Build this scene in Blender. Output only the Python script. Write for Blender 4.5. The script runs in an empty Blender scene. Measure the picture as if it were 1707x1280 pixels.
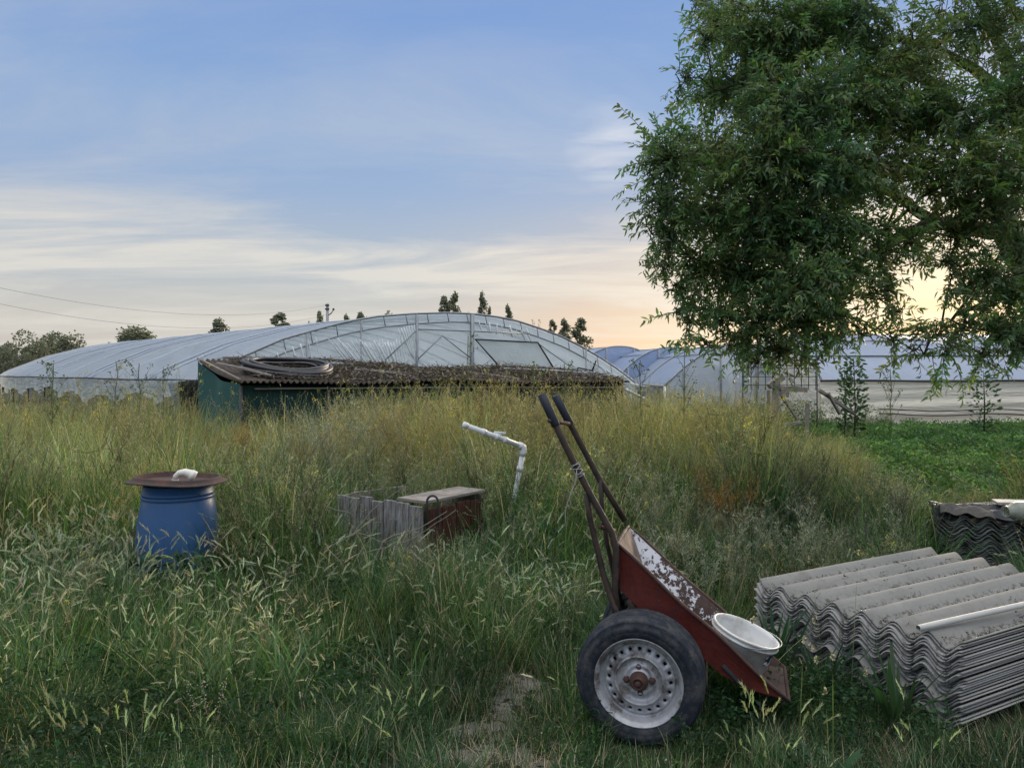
import bpy, math, random
import numpy as np
from mathutils import Vector, Matrix
S = bpy.context.scene
COL = S.collection
R = math.radians
random.seed(7)
rng = np.random.default_rng(11)

# ------------------------------------------------------------------ camera
FPX, CX, HY, CAMZ = 1290.0, 853.5, 620.0, 1.6
cam = bpy.data.cameras.new('camera')
cam.sensor_width = 36.0
cam.lens = 36.0 * FPX / 1707.0
cam.shift_y = -(640.0 - HY) / 1707.0
cam.clip_start = 0.05
cam.clip_end = 3000.0
camo = bpy.data.objects.new('camera', cam)
COL.objects.link(camo)
camo.location = (0, 0, CAMZ)
camo.rotation_euler = (R(90), 0, 0)
S.camera = camo

# ------------------------------------------------------------------ world
SUN_AZ, SUN_EL = R(33), R(9)          # right of straight ahead, low
W = bpy.data.worlds.new('World')
S.world = W
W.use_nodes = True
nt = W.node_tree
nt.nodes.clear()
def wn(t, **k):
    n = nt.nodes.new(t)
    for a, b in k.items(): setattr(n, a, b)
    return n
out = wn('ShaderNodeOutputWorld')
sky = wn('ShaderNodeTexSky', sky_type='NISHITA', sun_disc=False)
sky.sun_elevation = SUN_EL
sky.sun_rotation = SUN_AZ
sky.dust_density = 0.6
bg1 = wn('ShaderNodeBackground'); bg1.inputs['Strength'].default_value = 0.06
nt.links.new(sky.outputs[0], bg1.inputs['Color'])
tc = wn('ShaderNodeTexCoord')
sep = wn('ShaderNodeSeparateXYZ'); nt.links.new(tc.outputs['Generated'], sep.inputs[0])
def wmath(op, a, b=None, c=None, clamp=False):
    n = wn('ShaderNodeMath', operation=op, use_clamp=clamp)
    for i, v in enumerate((a, b, c)):
        if v is None: continue
        if isinstance(v, (int, float)): n.inputs[i].default_value = v
        else: nt.links.new(v, n.inputs[i])
    return n.outputs[0]
def wramp(fac, stops):
    n = wn('ShaderNodeValToRGB')
    cr = n.color_ramp
    while len(cr.elements) < len(stops): cr.elements.new(0.5)
    for e, (p, c) in zip(cr.elements, stops):
        e.position = p; e.color = (*c, 1)
    nt.links.new(fac, n.inputs[0])
    return n.outputs[0]
def wmix(f, a, b, mode='MIX'):
    n = wn('ShaderNodeMix', data_type='RGBA', blend_type=mode)
    for i, v in ((0, f), (6, a), (7, b)):
        if isinstance(v, (int, float)): n.inputs[i].default_value = v
        elif isinstance(v, tuple): n.inputs[i].default_value = (*v, 1)
        else: nt.links.new(v, n.inputs[i])
    return n.outputs[2]
el = sep.outputs[2]
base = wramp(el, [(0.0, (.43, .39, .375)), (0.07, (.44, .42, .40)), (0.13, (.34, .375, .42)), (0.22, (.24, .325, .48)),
                  (0.31, (.20, .305, .50)), (0.47, (.14, .245, .50)), (0.66, (1.2, 1.25, 1.35)), (1.0, (1.85, 1.8, 1.68))])  # upper stops, above the frame, brightened to lift the light on the ground
# warm evening glow low above the horizon, strongest near the sun
dotn = wn('ShaderNodeVectorMath', operation='DOT_PRODUCT')
nt.links.new(tc.outputs['Generated'], dotn.inputs[0])
dotn.inputs[1].default_value = (math.sin(SUN_AZ) * .998, math.cos(SUN_AZ) * .998, .06)
az = wmath('MULTIPLY_ADD', dotn.outputs['Value'], 3.2, -2.35, clamp=True)
low = wramp(el, [(0.0, (1, 1, 1)), (0.05, (.82, .82, .82)), (0.16, (.2, .2, .2)), (0.28, (0, 0, 0))])
warm = wmath('MULTIPLY', wmath('MULTIPLY', az, 2.0, clamp=True), low, clamp=True)
warmc = wramp(az, [(0.0, (.52, .44, .40)), (0.5, (.66, .47, .34)), (1.0, (.80, .62, .32))])
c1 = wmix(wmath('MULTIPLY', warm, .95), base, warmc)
# thin cirrus: noise on the sky plane
dv = wmath('ADD', wmath('MAXIMUM', el, 0.0), 0.10)
u_ = wmath('DIVIDE', sep.outputs[0], dv); v_ = wmath('DIVIDE', sep.outputs[1], dv)
cmb = wn('ShaderNodeCombineXYZ'); nt.links.new(u_, cmb.inputs[0]); nt.links.new(v_, cmb.inputs[1])
mp = wn('ShaderNodeMapping'); nt.links.new(cmb.outputs[0], mp.inputs[0])
mp.inputs['Rotation'].default_value = (0, 0, R(12)); mp.inputs['Scale'].default_value = (.42, .95, 1); mp.inputs['Location'].default_value = (.7, 1.9, 0)
nz = wn('ShaderNodeTexNoise'); nt.links.new(mp.outputs[0], nz.inputs['Vector'])
nz.inputs['Scale'].default_value = 1.15; nz.inputs['Detail'].default_value = 11; nz.inputs['Roughness'].default_value = .62; nz.inputs['Distortion'].default_value = .6
band = wramp(el, [(0.0, (.35, .35, .35)), (0.07, (.75, .75, .75)), (0.145, (1, 1, 1)), (0.185, (.62, .62, .62)), (0.23, (.28, .28, .28)), (0.33, (.20, .20, .20)), (0.5, (.1, .1, .1))])
cl = wramp(nz.outputs[0], [(0.40, (0, 0, 0)), (0.50, (.35, .35, .35)), (0.64, (1, 1, 1))])
pd = wn('ShaderNodeVectorMath', operation='DOT_PRODUCT'); nt.links.new(tc.outputs['Generated'], pd.inputs[0])
pv_ = Vector(((1015 - CX) / FPX, 1, (HY - 240) / FPX)).normalized(); pd.inputs[1].default_value = pv_
puff = wmath('MULTIPLY', wmath('SUBTRACT', pd.outputs['Value'], .9983), 420.0, clamp=True)
nz3 = wn('ShaderNodeTexNoise'); nt.links.new(mp.outputs[0], nz3.inputs['Vector']); nz3.inputs['Scale'].default_value = 5; nz3.inputs['Detail'].default_value = 8; nz3.inputs['Distortion'].default_value = .5
puff = wmath('MULTIPLY', puff, wramp(nz3.outputs[0], [(.38, (0, 0, 0)), (.58, (1, 1, 1))]))
clf = wmath('MULTIPLY', cl, wmath('MULTIPLY', band, 1.35), clamp=True)
cloudc = wmix(az, (.53, .51, .48), (.70, .59, .49))
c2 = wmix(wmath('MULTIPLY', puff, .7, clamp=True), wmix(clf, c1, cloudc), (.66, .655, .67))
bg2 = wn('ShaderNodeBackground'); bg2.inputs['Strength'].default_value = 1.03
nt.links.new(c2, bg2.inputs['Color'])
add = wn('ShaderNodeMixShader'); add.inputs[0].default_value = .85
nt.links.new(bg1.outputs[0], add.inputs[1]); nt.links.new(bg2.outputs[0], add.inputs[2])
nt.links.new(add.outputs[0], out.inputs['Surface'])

# ------------------------------------------------------------------ sun
sl = bpy.data.lights.new('sun', 'SUN'); sl.energy = 2.2; sl.angle = R(14); sl.color = (1.0, .80, .56)
slo = bpy.data.objects.new('sun', sl); COL.objects.link(slo)
sd = Vector((math.sin(SUN_AZ) * math.cos(SUN_EL), math.cos(SUN_AZ) * math.cos(SUN_EL), math.sin(SUN_EL)))
slo.rotation_euler = sd.to_track_quat('Z', 'Y').to_euler()
S.view_settings.view_transform = 'Standard'; S.view_settings.look = 'None'
S.view_settings.exposure = 0.54; S.view_settings.gamma = 1.0
S.cycles.use_denoising = True
S.cycles.max_bounces = 8; S.cycles.transparent_max_bounces = 16
S.cycles.diffuse_bounces = 4

# ------------------------------------------------------------------ helpers
def U(px, py, Y):
    return Vector(((px - CX) / FPX * Y, Y, CAMZ - (py - HY) / FPX * Y))
def XX(px, Y): return (px - CX) / FPX * Y

class MB:
    def __init__(s): s.v = []; s.f = []; s.smooth = True
    def add(s, vs, fs):
        b = len(s.v); s.v.extend([tuple(v) for v in vs]); s.f.extend([tuple(b + i for i in f) for f in fs]); return s
    def box(s, c, d, M=None):
        x, y, z = d[0] / 2, d[1] / 2, d[2] / 2
        vs = [Vector((sx * x, sy * y, sz * z)) for sz in (-1, 1) for sy in (-1, 1) for sx in (-1, 1)]
        if M is not None: vs = [M @ v for v in vs]
        vs = [v + Vector(c) for v in vs]
        return s.add(vs, [(0, 2, 3, 1), (4, 5, 7, 6), (0, 1, 5, 4), (2, 6, 7, 3), (0, 4, 6, 2), (1, 3, 7, 5)])
    def bar(s, a, b, w, h, up=(0, 0, 1)):
        a = Vector(a); b = Vector(b); d = (b - a); L = d.length; d.normalize()
        up = Vector(up)
        if abs(d.dot(up)) > .97: up = Vector((1, 0, 0))
        sx = d.cross(up).normalized(); sz = sx.cross(d).normalized()
        vs = []
        for p in (a, b):
            for i, j in ((-1, -1), (1, -1), (1, 1), (-1, 1)): vs.append(p + sx * i * w / 2 + sz * j * h / 2)
        return s.add(vs, [(0, 1, 2, 3), (7, 6, 5, 4), (0, 4, 5, 1), (1, 5, 6, 2), (2, 6, 7, 3), (3, 7, 4, 0)])
    def tube(s, pts, r, n=8, cap=True, closed=False):
        pts = [Vector(p) for p in pts]; m = len(pts)
        rr = r if isinstance(r, (list, tuple)) else [r] * m
        vs = []; prev = None
        for i, p in enumerate(pts):
            if closed: t = pts[(i + 1) % m] - pts[i - 1]
            elif i == 0: t = pts[1] - p
            elif i == m - 1: t = p - pts[-2]
            else: t = pts[i + 1] - pts[i - 1]
            t.normalize()
            if prev is None:
                a = Vector((0, 0, 1)) if abs(t.z) < .9 else Vector((1, 0, 0))
                x = t.cross(a).normalized()
            else:
                x = (prev - t * prev.dot(t))
                if x.length < 1e-6: x = t.orthogonal()
                x.normalize()
            prev = x; y = t.cross(x)
            for k in range(n):
                A = 2 * math.pi * k / n
                vs.append(p + (x * math.cos(A) + y * math.sin(A)) * rr[i])
        fs = []
        for i in range(m if closed else m - 1):
            j = (i + 1) % m
            for k in range(n):
                l = (k + 1) % n
                fs.append((i * n + k, i * n + l, j * n + l, j * n + k))
        if cap and not closed:
            fs.append(tuple(range(n))[::-1]); fs.append(tuple((m - 1) * n + k for k in range(n)))
        return s.add(vs, fs)
    def lathe(s, prof, n=48, M=None):      # prof (r, z), about local z
        vs = []; m = len(prof)
        for r, z in prof:
            for k in range(n):
                A = 2 * math.pi * k / n
                vs.append(Vector((r * math.cos(A), r * math.sin(A), z)))
        if M is not None: vs = [M @ v for v in vs]
        fs = []
        for i in range(m - 1):
            for k in range(n):
                l = (k + 1) % n
                fs.append((i * n + k, i * n + l, (i + 1) * n + l, (i + 1) * n + k))
        return s.add(vs, fs)
    def grid(s, nu, nv, fn):
        vs = [fn(i / nu, j / nv) for j in range(nv + 1) for i in range(nu + 1)]
        fs = [(j * (nu + 1) + i, j * (nu + 1) + i + 1, (j + 1) * (nu + 1) + i + 1, (j + 1) * (nu + 1) + i) for j in range(nv) for i in range(nu)]
        return s.add(vs, fs)
    def build(s, name, mat, parent=None, smooth=None, loc=None, bevel=0, solid=0, sub=0):
        me = bpy.data.meshes.new(name)
        me.from_pydata(s.v, [], s.f); me.update()
        if (s.smooth if smooth is None else smooth): me.polygons.foreach_set('use_smooth', [True] * len(me.polygons))
        o = bpy.data.objects.new(name, me); COL.objects.link(o)
        if mat: me.materials.append(mat)
        if parent: o.parent = parent
        if loc is not None: o.location = loc
        if solid:
            m = o.modifiers.new('solid', 'SOLIDIFY'); m.thickness = solid; m.offset = 0
        if bevel:
            m = o.modifiers.new('bevel', 'BEVEL'); m.width = bevel; m.segments = 2; m.limit_method = 'ANGLE'
        if sub:
            m = o.modifiers.new('sub', 'SUBSURF'); m.levels = sub; m.render_levels = sub
        return o
def empty(name, loc=(0, 0, 0), rz=0.0):
    o = bpy.data.objects.new(name, None); COL.objects.link(o); o.location = loc; o.rotation_euler = (0, 0, rz); o.empty_display_size = .1
    return o
def tag(o, label=None, cat=None, group=None, kind=None):
    if label: o['label'] = label
    if cat: o['category'] = cat
    if group: o['group'] = group
    if kind: o['kind'] = kind
    return o
def copy_tree(o, parent=None):
    c = o.copy(); COL.objects.link(c)
    if parent: c.parent = parent
    for ch in list(o.children): copy_tree(ch, c)
    return c

# ------------------------------------------------------------------ materials
class N:
    def __init__(s, name):
        s.m = bpy.data.materials.new(name); s.m.use_nodes = True
        s.t = s.m.node_tree; s.t.nodes.clear()
        s.out = s.n('ShaderNodeOutputMaterial')
        s.tc = s.n('ShaderNodeTexCoord')
    def n(s, t, **k):
        x = s.t.nodes.new(t)
        for a, b in k.items(): setattr(x, a, b)
        return x
    def put(s, i, v):
        if isinstance(v, (int, float)): i.default_value = v
        elif isinstance(v, tuple): i.default_value = (*v, 1) if len(v) == 3 and len(i.default_value) == 4 else v
        else: s.t.links.new(v, i)
    def noise(s, scale, detail=6, rough=.6, co='Object', sc=None, dist=0):
        x = s.n('ShaderNodeTexNoise'); x.inputs['Scale'].default_value = scale; x.inputs['Detail'].default_value = detail
        x.inputs['Roughness'].default_value = rough; x.inputs['Distortion'].default_value = dist
        src = s.tc.outputs[co]
        if sc:
            mp = s.n('ShaderNodeMapping'); mp.inputs['Scale'].default_value = sc; s.t.links.new(src, mp.inputs[0]); src = mp.outputs[0]
        s.t.links.new(src, x.inputs['Vector'])
        return x.outputs[0]
    def ramp(s, f, stops, interp='LINEAR'):
        x = s.n('ShaderNodeValToRGB'); cr = x.color_ramp; cr.interpolation = interp
        while len(cr.elements) < len(stops): cr.elements.new(.5)
        for e, (p, c) in zip(cr.elements, stops):
            e.position = p; e.color = (c, c, c, 1) if isinstance(c, (int, float)) else (*c, 1)
        s.put(x.inputs[0], f); return x.outputs[0]
    def mix(s, f, a, b, mode='MIX'):
        x = s.n('ShaderNodeMix', data_type='RGBA', blend_type=mode)
        s.put(x.inputs[0], f); s.put(x.inputs[6], a); s.put(x.inputs[7], b); return x.outputs[2]
    def math(s, op, a, b=0.0, clamp=False):
        x = s.n('ShaderNodeMath', operation=op, use_clamp=clamp); s.put(x.inputs[0], a); s.put(x.inputs[1], b); return x.outputs[0]
    def bump(s, h, st=.3, d=.01):
        x = s.n('ShaderNodeBump'); x.inputs['Strength'].default_value = st; x.inputs['Distance'].default_value = d
        s.put(x.inputs['Height'], h); return x.outputs[0]
    def bsdf(s, col, rough=.6, metal=0, nrm=None, spec=.5, **k):
        x = s.n('ShaderNodeBsdfPrincipled'); s.put(x.inputs['Base Color'], col); s.put(x.inputs['Roughness'], rough)
        s.put(x.inputs['Metallic'], metal); s.put(x.inputs['Specular IOR Level'], spec)
        if nrm is not None: s.put(x.inputs['Normal'], nrm)
        for a, b in k.items(): s.put(x.inputs[a.replace('_', ' ')], b)
        return x.outputs[0]
    def end(s, sh): s.t.links.new(sh, s.out.inputs['Surface']); return s.m
    def mixs(s, f, a, b):
        x = s.n('ShaderNodeMixShader'); s.put(x.inputs[0], f); s.t.links.new(a, x.inputs[1]); s.t.links.new(b, x.inputs[2]); return x.outputs[0]

def simple(name, col, rough=.6, metal=0, var=.25, scale=12, bump=.15, bscale=40, spec=.4):
    m = N(name)
    n = m.noise(scale)
    c = m.mix(n, tuple(x * (1 - var) for x in col), tuple(min(1, x * (1 + var)) for x in col))
    return m.end(m.bsdf(c, rough, metal, m.bump(m.noise(bscale), bump, .005), spec))

def foliage_mat(name, trans=.35, rough=.55, spec=.25):
    m = N(name)
    a = m.n('ShaderNodeAttribute', attribute_name='Col')
    b = m.bsdf(a.outputs['Color'], rough, 0, None, spec)
    t = m.n('ShaderNodeBsdfTranslucent')
    c2 = m.mix(.5, a.outputs['Color'], (1.3, 1.25, .5), 'MULTIPLY'); m.put(t.inputs['Color'], c2)
    hb = m.n('ShaderNodeBsdfTranslucent'); m.put(hb.inputs['Color'], m.mix(1.0, a.outputs['Color'], (1.5, 1.5, .9), 'MULTIPLY'))
    return m.end(m.mixs(trans, b, hb.outputs[0]))
M_grass = foliage_mat('grass_blades')
M_leaf = foliage_mat('tree_leaves', .42, .42, .35)
M_farleaf = foliage_mat('far_leaves', .2, .7, .1)

def rusty(name, paint, rust=(.10, .045, .025), amount=.5, scale=9, rough=.6, spread=.08):
    m = N(name)
    n = m.noise(scale, 10, .7)
    f = m.ramp(n, [(amount - spread, 0), (amount + spread, 1)])
    n2 = m.noise(45, 5)
    rc = m.mix(n2, tuple(x * .5 for x in rust), tuple(min(1, x * 1.8) for x in rust))
    pc = m.mix(m.noise(5, 4), tuple(x * .75 for x in paint), tuple(min(1, x * 1.2) for x in paint))
    c = m.mix(f, pc, rc)
    return m.end(m.bsdf(c, m.ramp(f, [(0, rough), (1, .9)]), 0, m.bump(m.noise(60), .3, .003), .35))

# soil
m = N('soil')
n1 = m.noise(.9, 8, .65); n2 = m.noise(14, 8, .7)
c = m.mix(n2, (.030, .026, .016), (.11, .09, .06)); c = m.mix(m.ramp(n1, [(.4, 0), (.6, 1)]), c, (.035, .045, .018))
M_soil = m.end(m.bsdf(c, .95, 0, m.bump(n2, .8, .03), .1))
m = N('dusty_path')
n2 = m.noise(22, 9, .75); n3 = m.noise(3, 4)
c = m.mix(n2, (.11, .105, .095), (.31, .295, .28)); c = m.mix(m.ramp(n3, [(.35, 0), (.7, .6)]), c, (.10, .09, .07))
pb = m.bsdf(c, .95, 0, m.bump(n2, .9, .02), .1); tr_ = m.n('ShaderNodeBsdfTransparent')
M_path = m.end(m.mixs(m.ramp(m.noise(7.5, 8, .7), [(.44, 0), (.50, 1)]), tr_.outputs[0], pb))

# greenhouse film
def film(name, tint, alpha=.12, trans=.4, rough=.35, sc=(1, 1, 1), folds=.35):
    m = N(name)
    n = m.noise(1.1, 5, .6, sc=sc); n2 = m.noise(6, 4, .6, sc=sc)
    nr = m.bump(m.math('ADD', n, m.math('MULTIPLY', n2, .25)), folds, .25)
    c = m.mix(m.ramp(n, [(.3, 0), (.7, 1)]), tuple(x * .86 for x in tint), tint)
    b = m.bsdf(c, rough, 0, nr, .5)
    t = m.n('ShaderNodeBsdfTranslucent'); m.put(t.inputs['Color'], tint)
    tr = m.n('ShaderNodeBsdfTransparent'); m.put(tr.inputs['Color'], (.92, .95, .96))
    s = m.mixs(trans, b, t.outputs[0])
    return m.end(m.mixs(alpha, s, tr.outputs[0]))
M_film_roof = film('white_roof_film', (.58, .65, .74), .04, .55)
M_film_gable = film('clear_gable_film', (.88, .94, .93), .22, .55, folds=.45)
M_film_blue = film('blue_roof_film', (.47, .56, .74), .06, .5)
M_film_pale = film('pale_end_film', (.82, .86, .84), .22, .5)
M_film_cream = film('cream_side_film', (.86, .81, .68), .02, .3, sc=(.3, 1, 3), folds=.7)
M_film_skirt = film('wrinkled_skirt_film', (.50, .55, .55), .10, .35, sc=(1, 1, 3), folds=1.0)
M_rib_line = simple('rib_line_grey', (.40, .455, .54), .5, var=.1)
M_fold = simple('white_folds', (.85, .88, .88), .3, var=.05)
M_galv = simple('galvanised_steel', (.25, .27, .29), .5, .4, .3)
M_dark = simple('dark_steel', (.05, .05, .055), .6, .3)
M_wood = None
def woodm(name, a, b, sc=(1, 1, 14), rough=.85, bs=.5):
    m = N(name); n = m.noise(7, 8, .7, sc=sc); c = m.mix(m.ramp(n, [(.3, 0), (.7, 1)]), a, b)
    return m.end(m.bsdf(c, rough, 0, m.bump(n, bs, .01), .2))
M_wood = woodm('grey_wood', (.12, .10, .085), (.34, .31, .28))
M_brownwood = woodm('brown_board', (.030, .012, .008), (.10, .045, .03), sc=(8, 8, 1))
M_lath = simple('pale_lath', (.42, .38, .33), .85)

# ------------------------------------------------------------------ numpy foliage
class T:                                           # a template of coloured triangles
    def __init__(s): s.V = []; s.F = []; s.C = []
    def tri(s, pts, cols, fs):
        b = len(s.V); s.V.extend(pts); s.C.extend(cols); s.F.extend([(b + i, b + j, b + k) for i, j, k in fs])
    def blade(s, p, az, L, w, lean, bend, col, tip=None, K=4, taper=1.0, wmid=None):
        p = np.array(p, float); tip = col if tip is None else tip
        d = np.array((math.cos(az), math.sin(az), 0)); sd_ = np.array((-math.sin(az), math.cos(az), 0))
        pts = []; cols = []; q = p.copy(); th = lean
        for k in range(K + 1):
            t = k / K
            ww = w * (1 - t ** 1.6 * taper) if wmid is None else w * (math.sin(math.pi * min(1, (t * .92 + .05))) ** .8)
            c = tuple(col[i] * (1 - t) + tip[i] * t for i in range(3))
            if k == K: pts.append(tuple(q)); cols.append(c)
            else:
                pts.append(tuple(q - sd_ * ww / 2)); pts.append(tuple(q + sd_ * ww / 2)); cols += [c, c]
            q = q + (d * math.sin(th) + np.array((0, 0, 1)) * math.cos(th)) * L / K
            th += bend / K
        fs = []
        for k in range(K - 1):
            a = 2 * k; fs += [(a, a + 1, a + 3), (a, a + 3, a + 2)]
        a = 2 * (K - 1); fs.append((a, a + 1, a + 2))
        s.tri(pts, cols, fs)
        return q, th - bend / K
    def stick(s, a, b, r0, r1, col):
        a = np.array(a, float); b = np.array(b, float); d = b - a; L = np.linalg.norm(d) + 1e-9; d /= L
        x = np.cross(d, (0.3, .2, .93)); x /= np.linalg.norm(x) + 1e-9; y = np.cross(d, x)
        pts = []
        for p, r in ((a, r0), (b, r1)):
            for k in range(3):
                A = 2.0944 * k; pts.append(tuple(p + (x * math.cos(A) + y * math.sin(A)) * r))
        fs = []
        for k in range(3):
            l = (k + 1) % 3; fs += [(k, l, 3 + l), (k, 3 + l, 3 + k)]
        s.tri(pts, [col] * 6, fs)
    def leaf(s, p, d, L, w, col, n=None, fold=.15):
        p = np.array(p, float); d = np.array(d, float); d /= np.linalg.norm(d) + 1e-9
        if n is None: n = rng.normal(size=3)
        sd_ = np.cross(d, n); sd_ /= np.linalg.norm(sd_) + 1e-9; nn = np.cross(sd_, d)
        droop = nn * L * fold
        pts = [p, p + d * L * .33 - sd_ * w / 2 + droop * .6, p + d * L * .33 + sd_ * w / 2 + droop * .6,
               p + d * L * .68 - sd_ * w * .36 + droop * .5, p + d * L * .68 + sd_ * w * .36 + droop * .5, p + d * L - droop * .5]
        s.tri([tuple(x) for x in pts], [col] * 6, [(0, 1, 2), (1, 3, 4), (1, 4, 2), (3, 5, 4)])
    def dot(s, p, r, col):
        p = np.array(p, float)
        a = rng.normal(size=3); a /= np.linalg.norm(a); b = np.cross(a, rng.normal(size=3)); b /= np.linalg.norm(b) + 1e-9
        c = np.cross(a, b)
        s.tri([tuple(p + a * r), tuple(p + b * r), tuple(p - a * r), tuple(p - b * r), tuple(p + c * r), tuple(p - c * r)], [col] * 6,
              [(0, 1, 2), (0, 2, 3), (4, 0, 5), (4, 5, 2)])
    def done(s):
        s.V = np.array(s.V, np.float32); s.F = np.array(s.F, np.int32); s.C = np.array(s.C, np.float32); return s

def make_mesh(name, V, F, C, mat):
    me = bpy.data.meshes.new(name)
    me.vertices.add(len(V)); me.vertices.foreach_set('co', V.astype(np.float32).ravel())
    me.loops.add(len(F) * 3); me.loops.foreach_set('vertex_index', F.astype(np.int32).ravel())
    me.polygons.add(len(F)); me.polygons.foreach_set('loop_start', np.arange(0, len(F) * 3, 3, dtype=np.int32))
    me.update(calc_edges=True)
    a = me.color_attributes.new('Col', 'FLOAT_COLOR', 'POINT')
    cc = np.ones((len(V), 4), np.float32); cc[:, :3] = C
    a.data.foreach_set('color', cc.ravel())
    me.materials.append(mat)
    return me
def scatter(name, tmpls, pos, scl, mat, tint, lean=.12, wind=(0, 0), rot=None, kindx=None, pitch=None):
    """pos (n,3), scl (n,), tint (n,3): one mesh"""
    n = len(pos); Vs = []; Fs = []; Cs = []; base_ = 0
    kind = rng.integers(0, len(tmpls), n) if kindx is None else kindx
    for ti, t in enumerate(tmpls):
        idx = np.nonzero(kind == ti)[0]
        if len(idx) == 0: continue
        a = rng.uniform(0, 2 * np.pi, len(idx)) if rot is None else rot[idx]
        ca, sa = np.cos(a)[:, None], np.sin(a)[:, None]
        VX, VY, VZ = (np.repeat(t.V[None, :, q_], len(idx), 0) for q_ in range(3))
        if pitch is not None:
            cp, sp_ = np.cos(pitch[idx])[:, None], np.sin(pitch[idx])[:, None]; rl = rng.normal(0, .7, (len(idx), 1))
            VY, VZ = VY * np.cos(rl) - VZ * np.sin(rl), VY * np.sin(rl) + VZ * np.cos(rl)
            VX, VZ = VX * cp + VZ * sp_, -VX * sp_ + VZ * cp
        x = VX * ca - VY * sa
        y = VX * sa + VY * ca
        z = VZ
        lx = (rng.normal(0, lean, len(idx)) + wind[0])[:, None]; ly = (rng.normal(0, lean, len(idx)) + wind[1])[:, None]
        x = x + lx * z; y = y + ly * z
        s_ = scl[idx][:, None]
        P = np.stack([x * s_ + pos[idx, 0][:, None], y * s_ + pos[idx, 1][:, None], z * s_ + pos[idx, 2][:, None]], -1)
        C = np.clip(t.C[None] * tint[idx][:, None, :], 0, 1)
        nv = len(t.V)
        F = t.F[None] + (np.arange(len(idx)) * nv)[:, None, None] + base_
        base_ += nv * len(idx)
        Vs.append(P.reshape(-1, 3)); Fs.append(F.reshape(-1, 3)); Cs.append(C.reshape(-1, 3))
    me = make_mesh(name, np.concatenate(Vs), np.concatenate(Fs), np.concatenate(Cs), mat)
    o = bpy.data.objects.new(name, me); COL.objects.link(o)
    return o
def jit(c, v=.2): 
    k = 1 + rng.uniform(-v, v); return tuple(float(x * k * (1 + rng.uniform(-v, v) * .4)) for x in c)

# ================================================================== SETTING
def hill(x, y): return .02 * math.sin(x * 1.7 + 1) * math.cos(y * 1.3) + .015 * math.sin(x * 4.1 + y * 3.3)
g = MB(); 
g.grid(60, 60, lambda u, v: (-9 + 18 * u, 1 + 18 * v, hill(-9 + 18 * u, 1 + 18 * v) * min(1, 8 * min(u, 1 - u, v, 1 - v))))
B = 1500
g.add([(-B, -B, 0), (B, -B, 0), (B, B, 0), (-B, B, 0), (-9, 1, 0), (9, 1, 0), (9, 19, 0), (-9, 19, 0)],
      [(0, 1, 5, 4), (1, 2, 6, 5), (2, 3, 7, 6), (3, 0, 4, 7)])
tag(g.build('ground', M_soil), kind='structure')
# dusty strips of bare earth in the foreground
pm = MB()
def blob(cx, cy, rx, ry, rot, seed):
    r2 = random.Random(seed); n = 28; vs = [(cx, cy, hill(cx, cy) + .012)]
    ph = [r2.uniform(0, 6.28) for _ in range(4)]
    for k in range(n):
        a = 2 * math.pi * k / n; q = 1 + .22 * math.sin(3 * a + ph[0]) + .15 * math.sin(5 * a + ph[1]) + .1 * math.sin(9 * a + ph[2])
        x = rx * q * math.cos(a); y = ry * q * math.sin(a)
        X = cx + x * math.cos(rot) - y * math.sin(rot); Y_ = cy + x * math.sin(rot) + y * math.cos(rot)
        vs.append((X, Y_, hill(X, Y_) + .012))
    pm.add(vs, [(0, 1 + k, 1 + (k + 1) % n) for k in range(n)])
PATH = [(-.05, 3.45, .22, .13, 0.2, 1), (.08, 3.12, .20, .26, 0.2, 2), (.06, 3.88, .30, .12, -.8, 3), (-.02, 3.66, .16, .12, -.5, 8), (.05, 2.75, .30, .28, 0, 4), (-.16, 3.22, .14, .09, .5, 6)]
for b in PATH: blob(*b)
tag(pm.build('path', M_path), kind='structure')

# ================================================================== GREENHOUSES
g1 = Vector((math.cos(R(42)), math.sin(R(42)), 0)); t1 = Vector((-g1.y, g1.x, 0))
C1 = Vector((XX(785, 20), 20, 0)); H1 = 6.9
# profile read along the gable: (fraction across, height)
prof1 = []
def upg(px, py):           # pixel -> point on the gable plane
    k = (px - CX) / FPX
    s = (k * C1.y - C1.x) / (g1.x - k * g1.y)
    Y = C1.y + s * g1.y
    return s, CAMZ - (py - HY) / FPX * Y
for px, py in ((334, 634), (350, 621), (375, 608), (415, 591), (470, 567), (520, 553), (576, 538), (630, 529), (690, 524.5), (745, 523), (785, 524.5), (825, 529), (860, 536), (900, 549),
               (935, 562), (965, 577), (1000, 597), (1030, 617), (1050, 632), (1060, 641)):
    prof1.append(upg(px, py))
def gpt(s, z, t=0.0): return C1 + g1 * s + t1 * t + Vector((0, 0, z))
def pz(s):
    for (a, za), (b, zb) in zip(prof1, prof1[1:]):
        if s <= b: return za + (zb - za) * (s - a) / (b - a)
    return prof1[-1][1]
gh = empty('greenhouse', gpt(prof1[0][0], 0))
inv = lambda v: v - gh.location
tag(gh, 'long white plastic film greenhouse with arched clear gable, behind the low green shed', 'greenhouse')
L1 = 23.0
r = MB(); ns = 60; nl = 92
s0, s1 = prof1[0][0], prof1[-1][0]
def roof_pt(u, v):
    s = s0 + (s1 - s0) * u; z = pz(s)
    rib = (v * L1 / 1.15) % 1.0
    sag = -.045 * math.sin(math.pi * rib) * (math.sin(math.pi * u) ** .5)
    return inv(gpt(s, z + sag + .012 * math.sin(7 * u + 30 * v), v * L1))
r.grid(ns, 200, roof_pt); r.build('roof_film', M_film_roof, gh)
# gable film, slightly wavy
gm = MB()
def gab(u, v):
    s = s0 + (s1 - s0) * u; z = .15 + (pz(s) - .02 - .15) * v
    return inv(gpt(s, z, .03 + .02 * math.sin(31 * u) * math.sin(3 * v)))
gm.grid(80, 10, gab); gm.build('gable_film', M_film_gable, gh)
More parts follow.
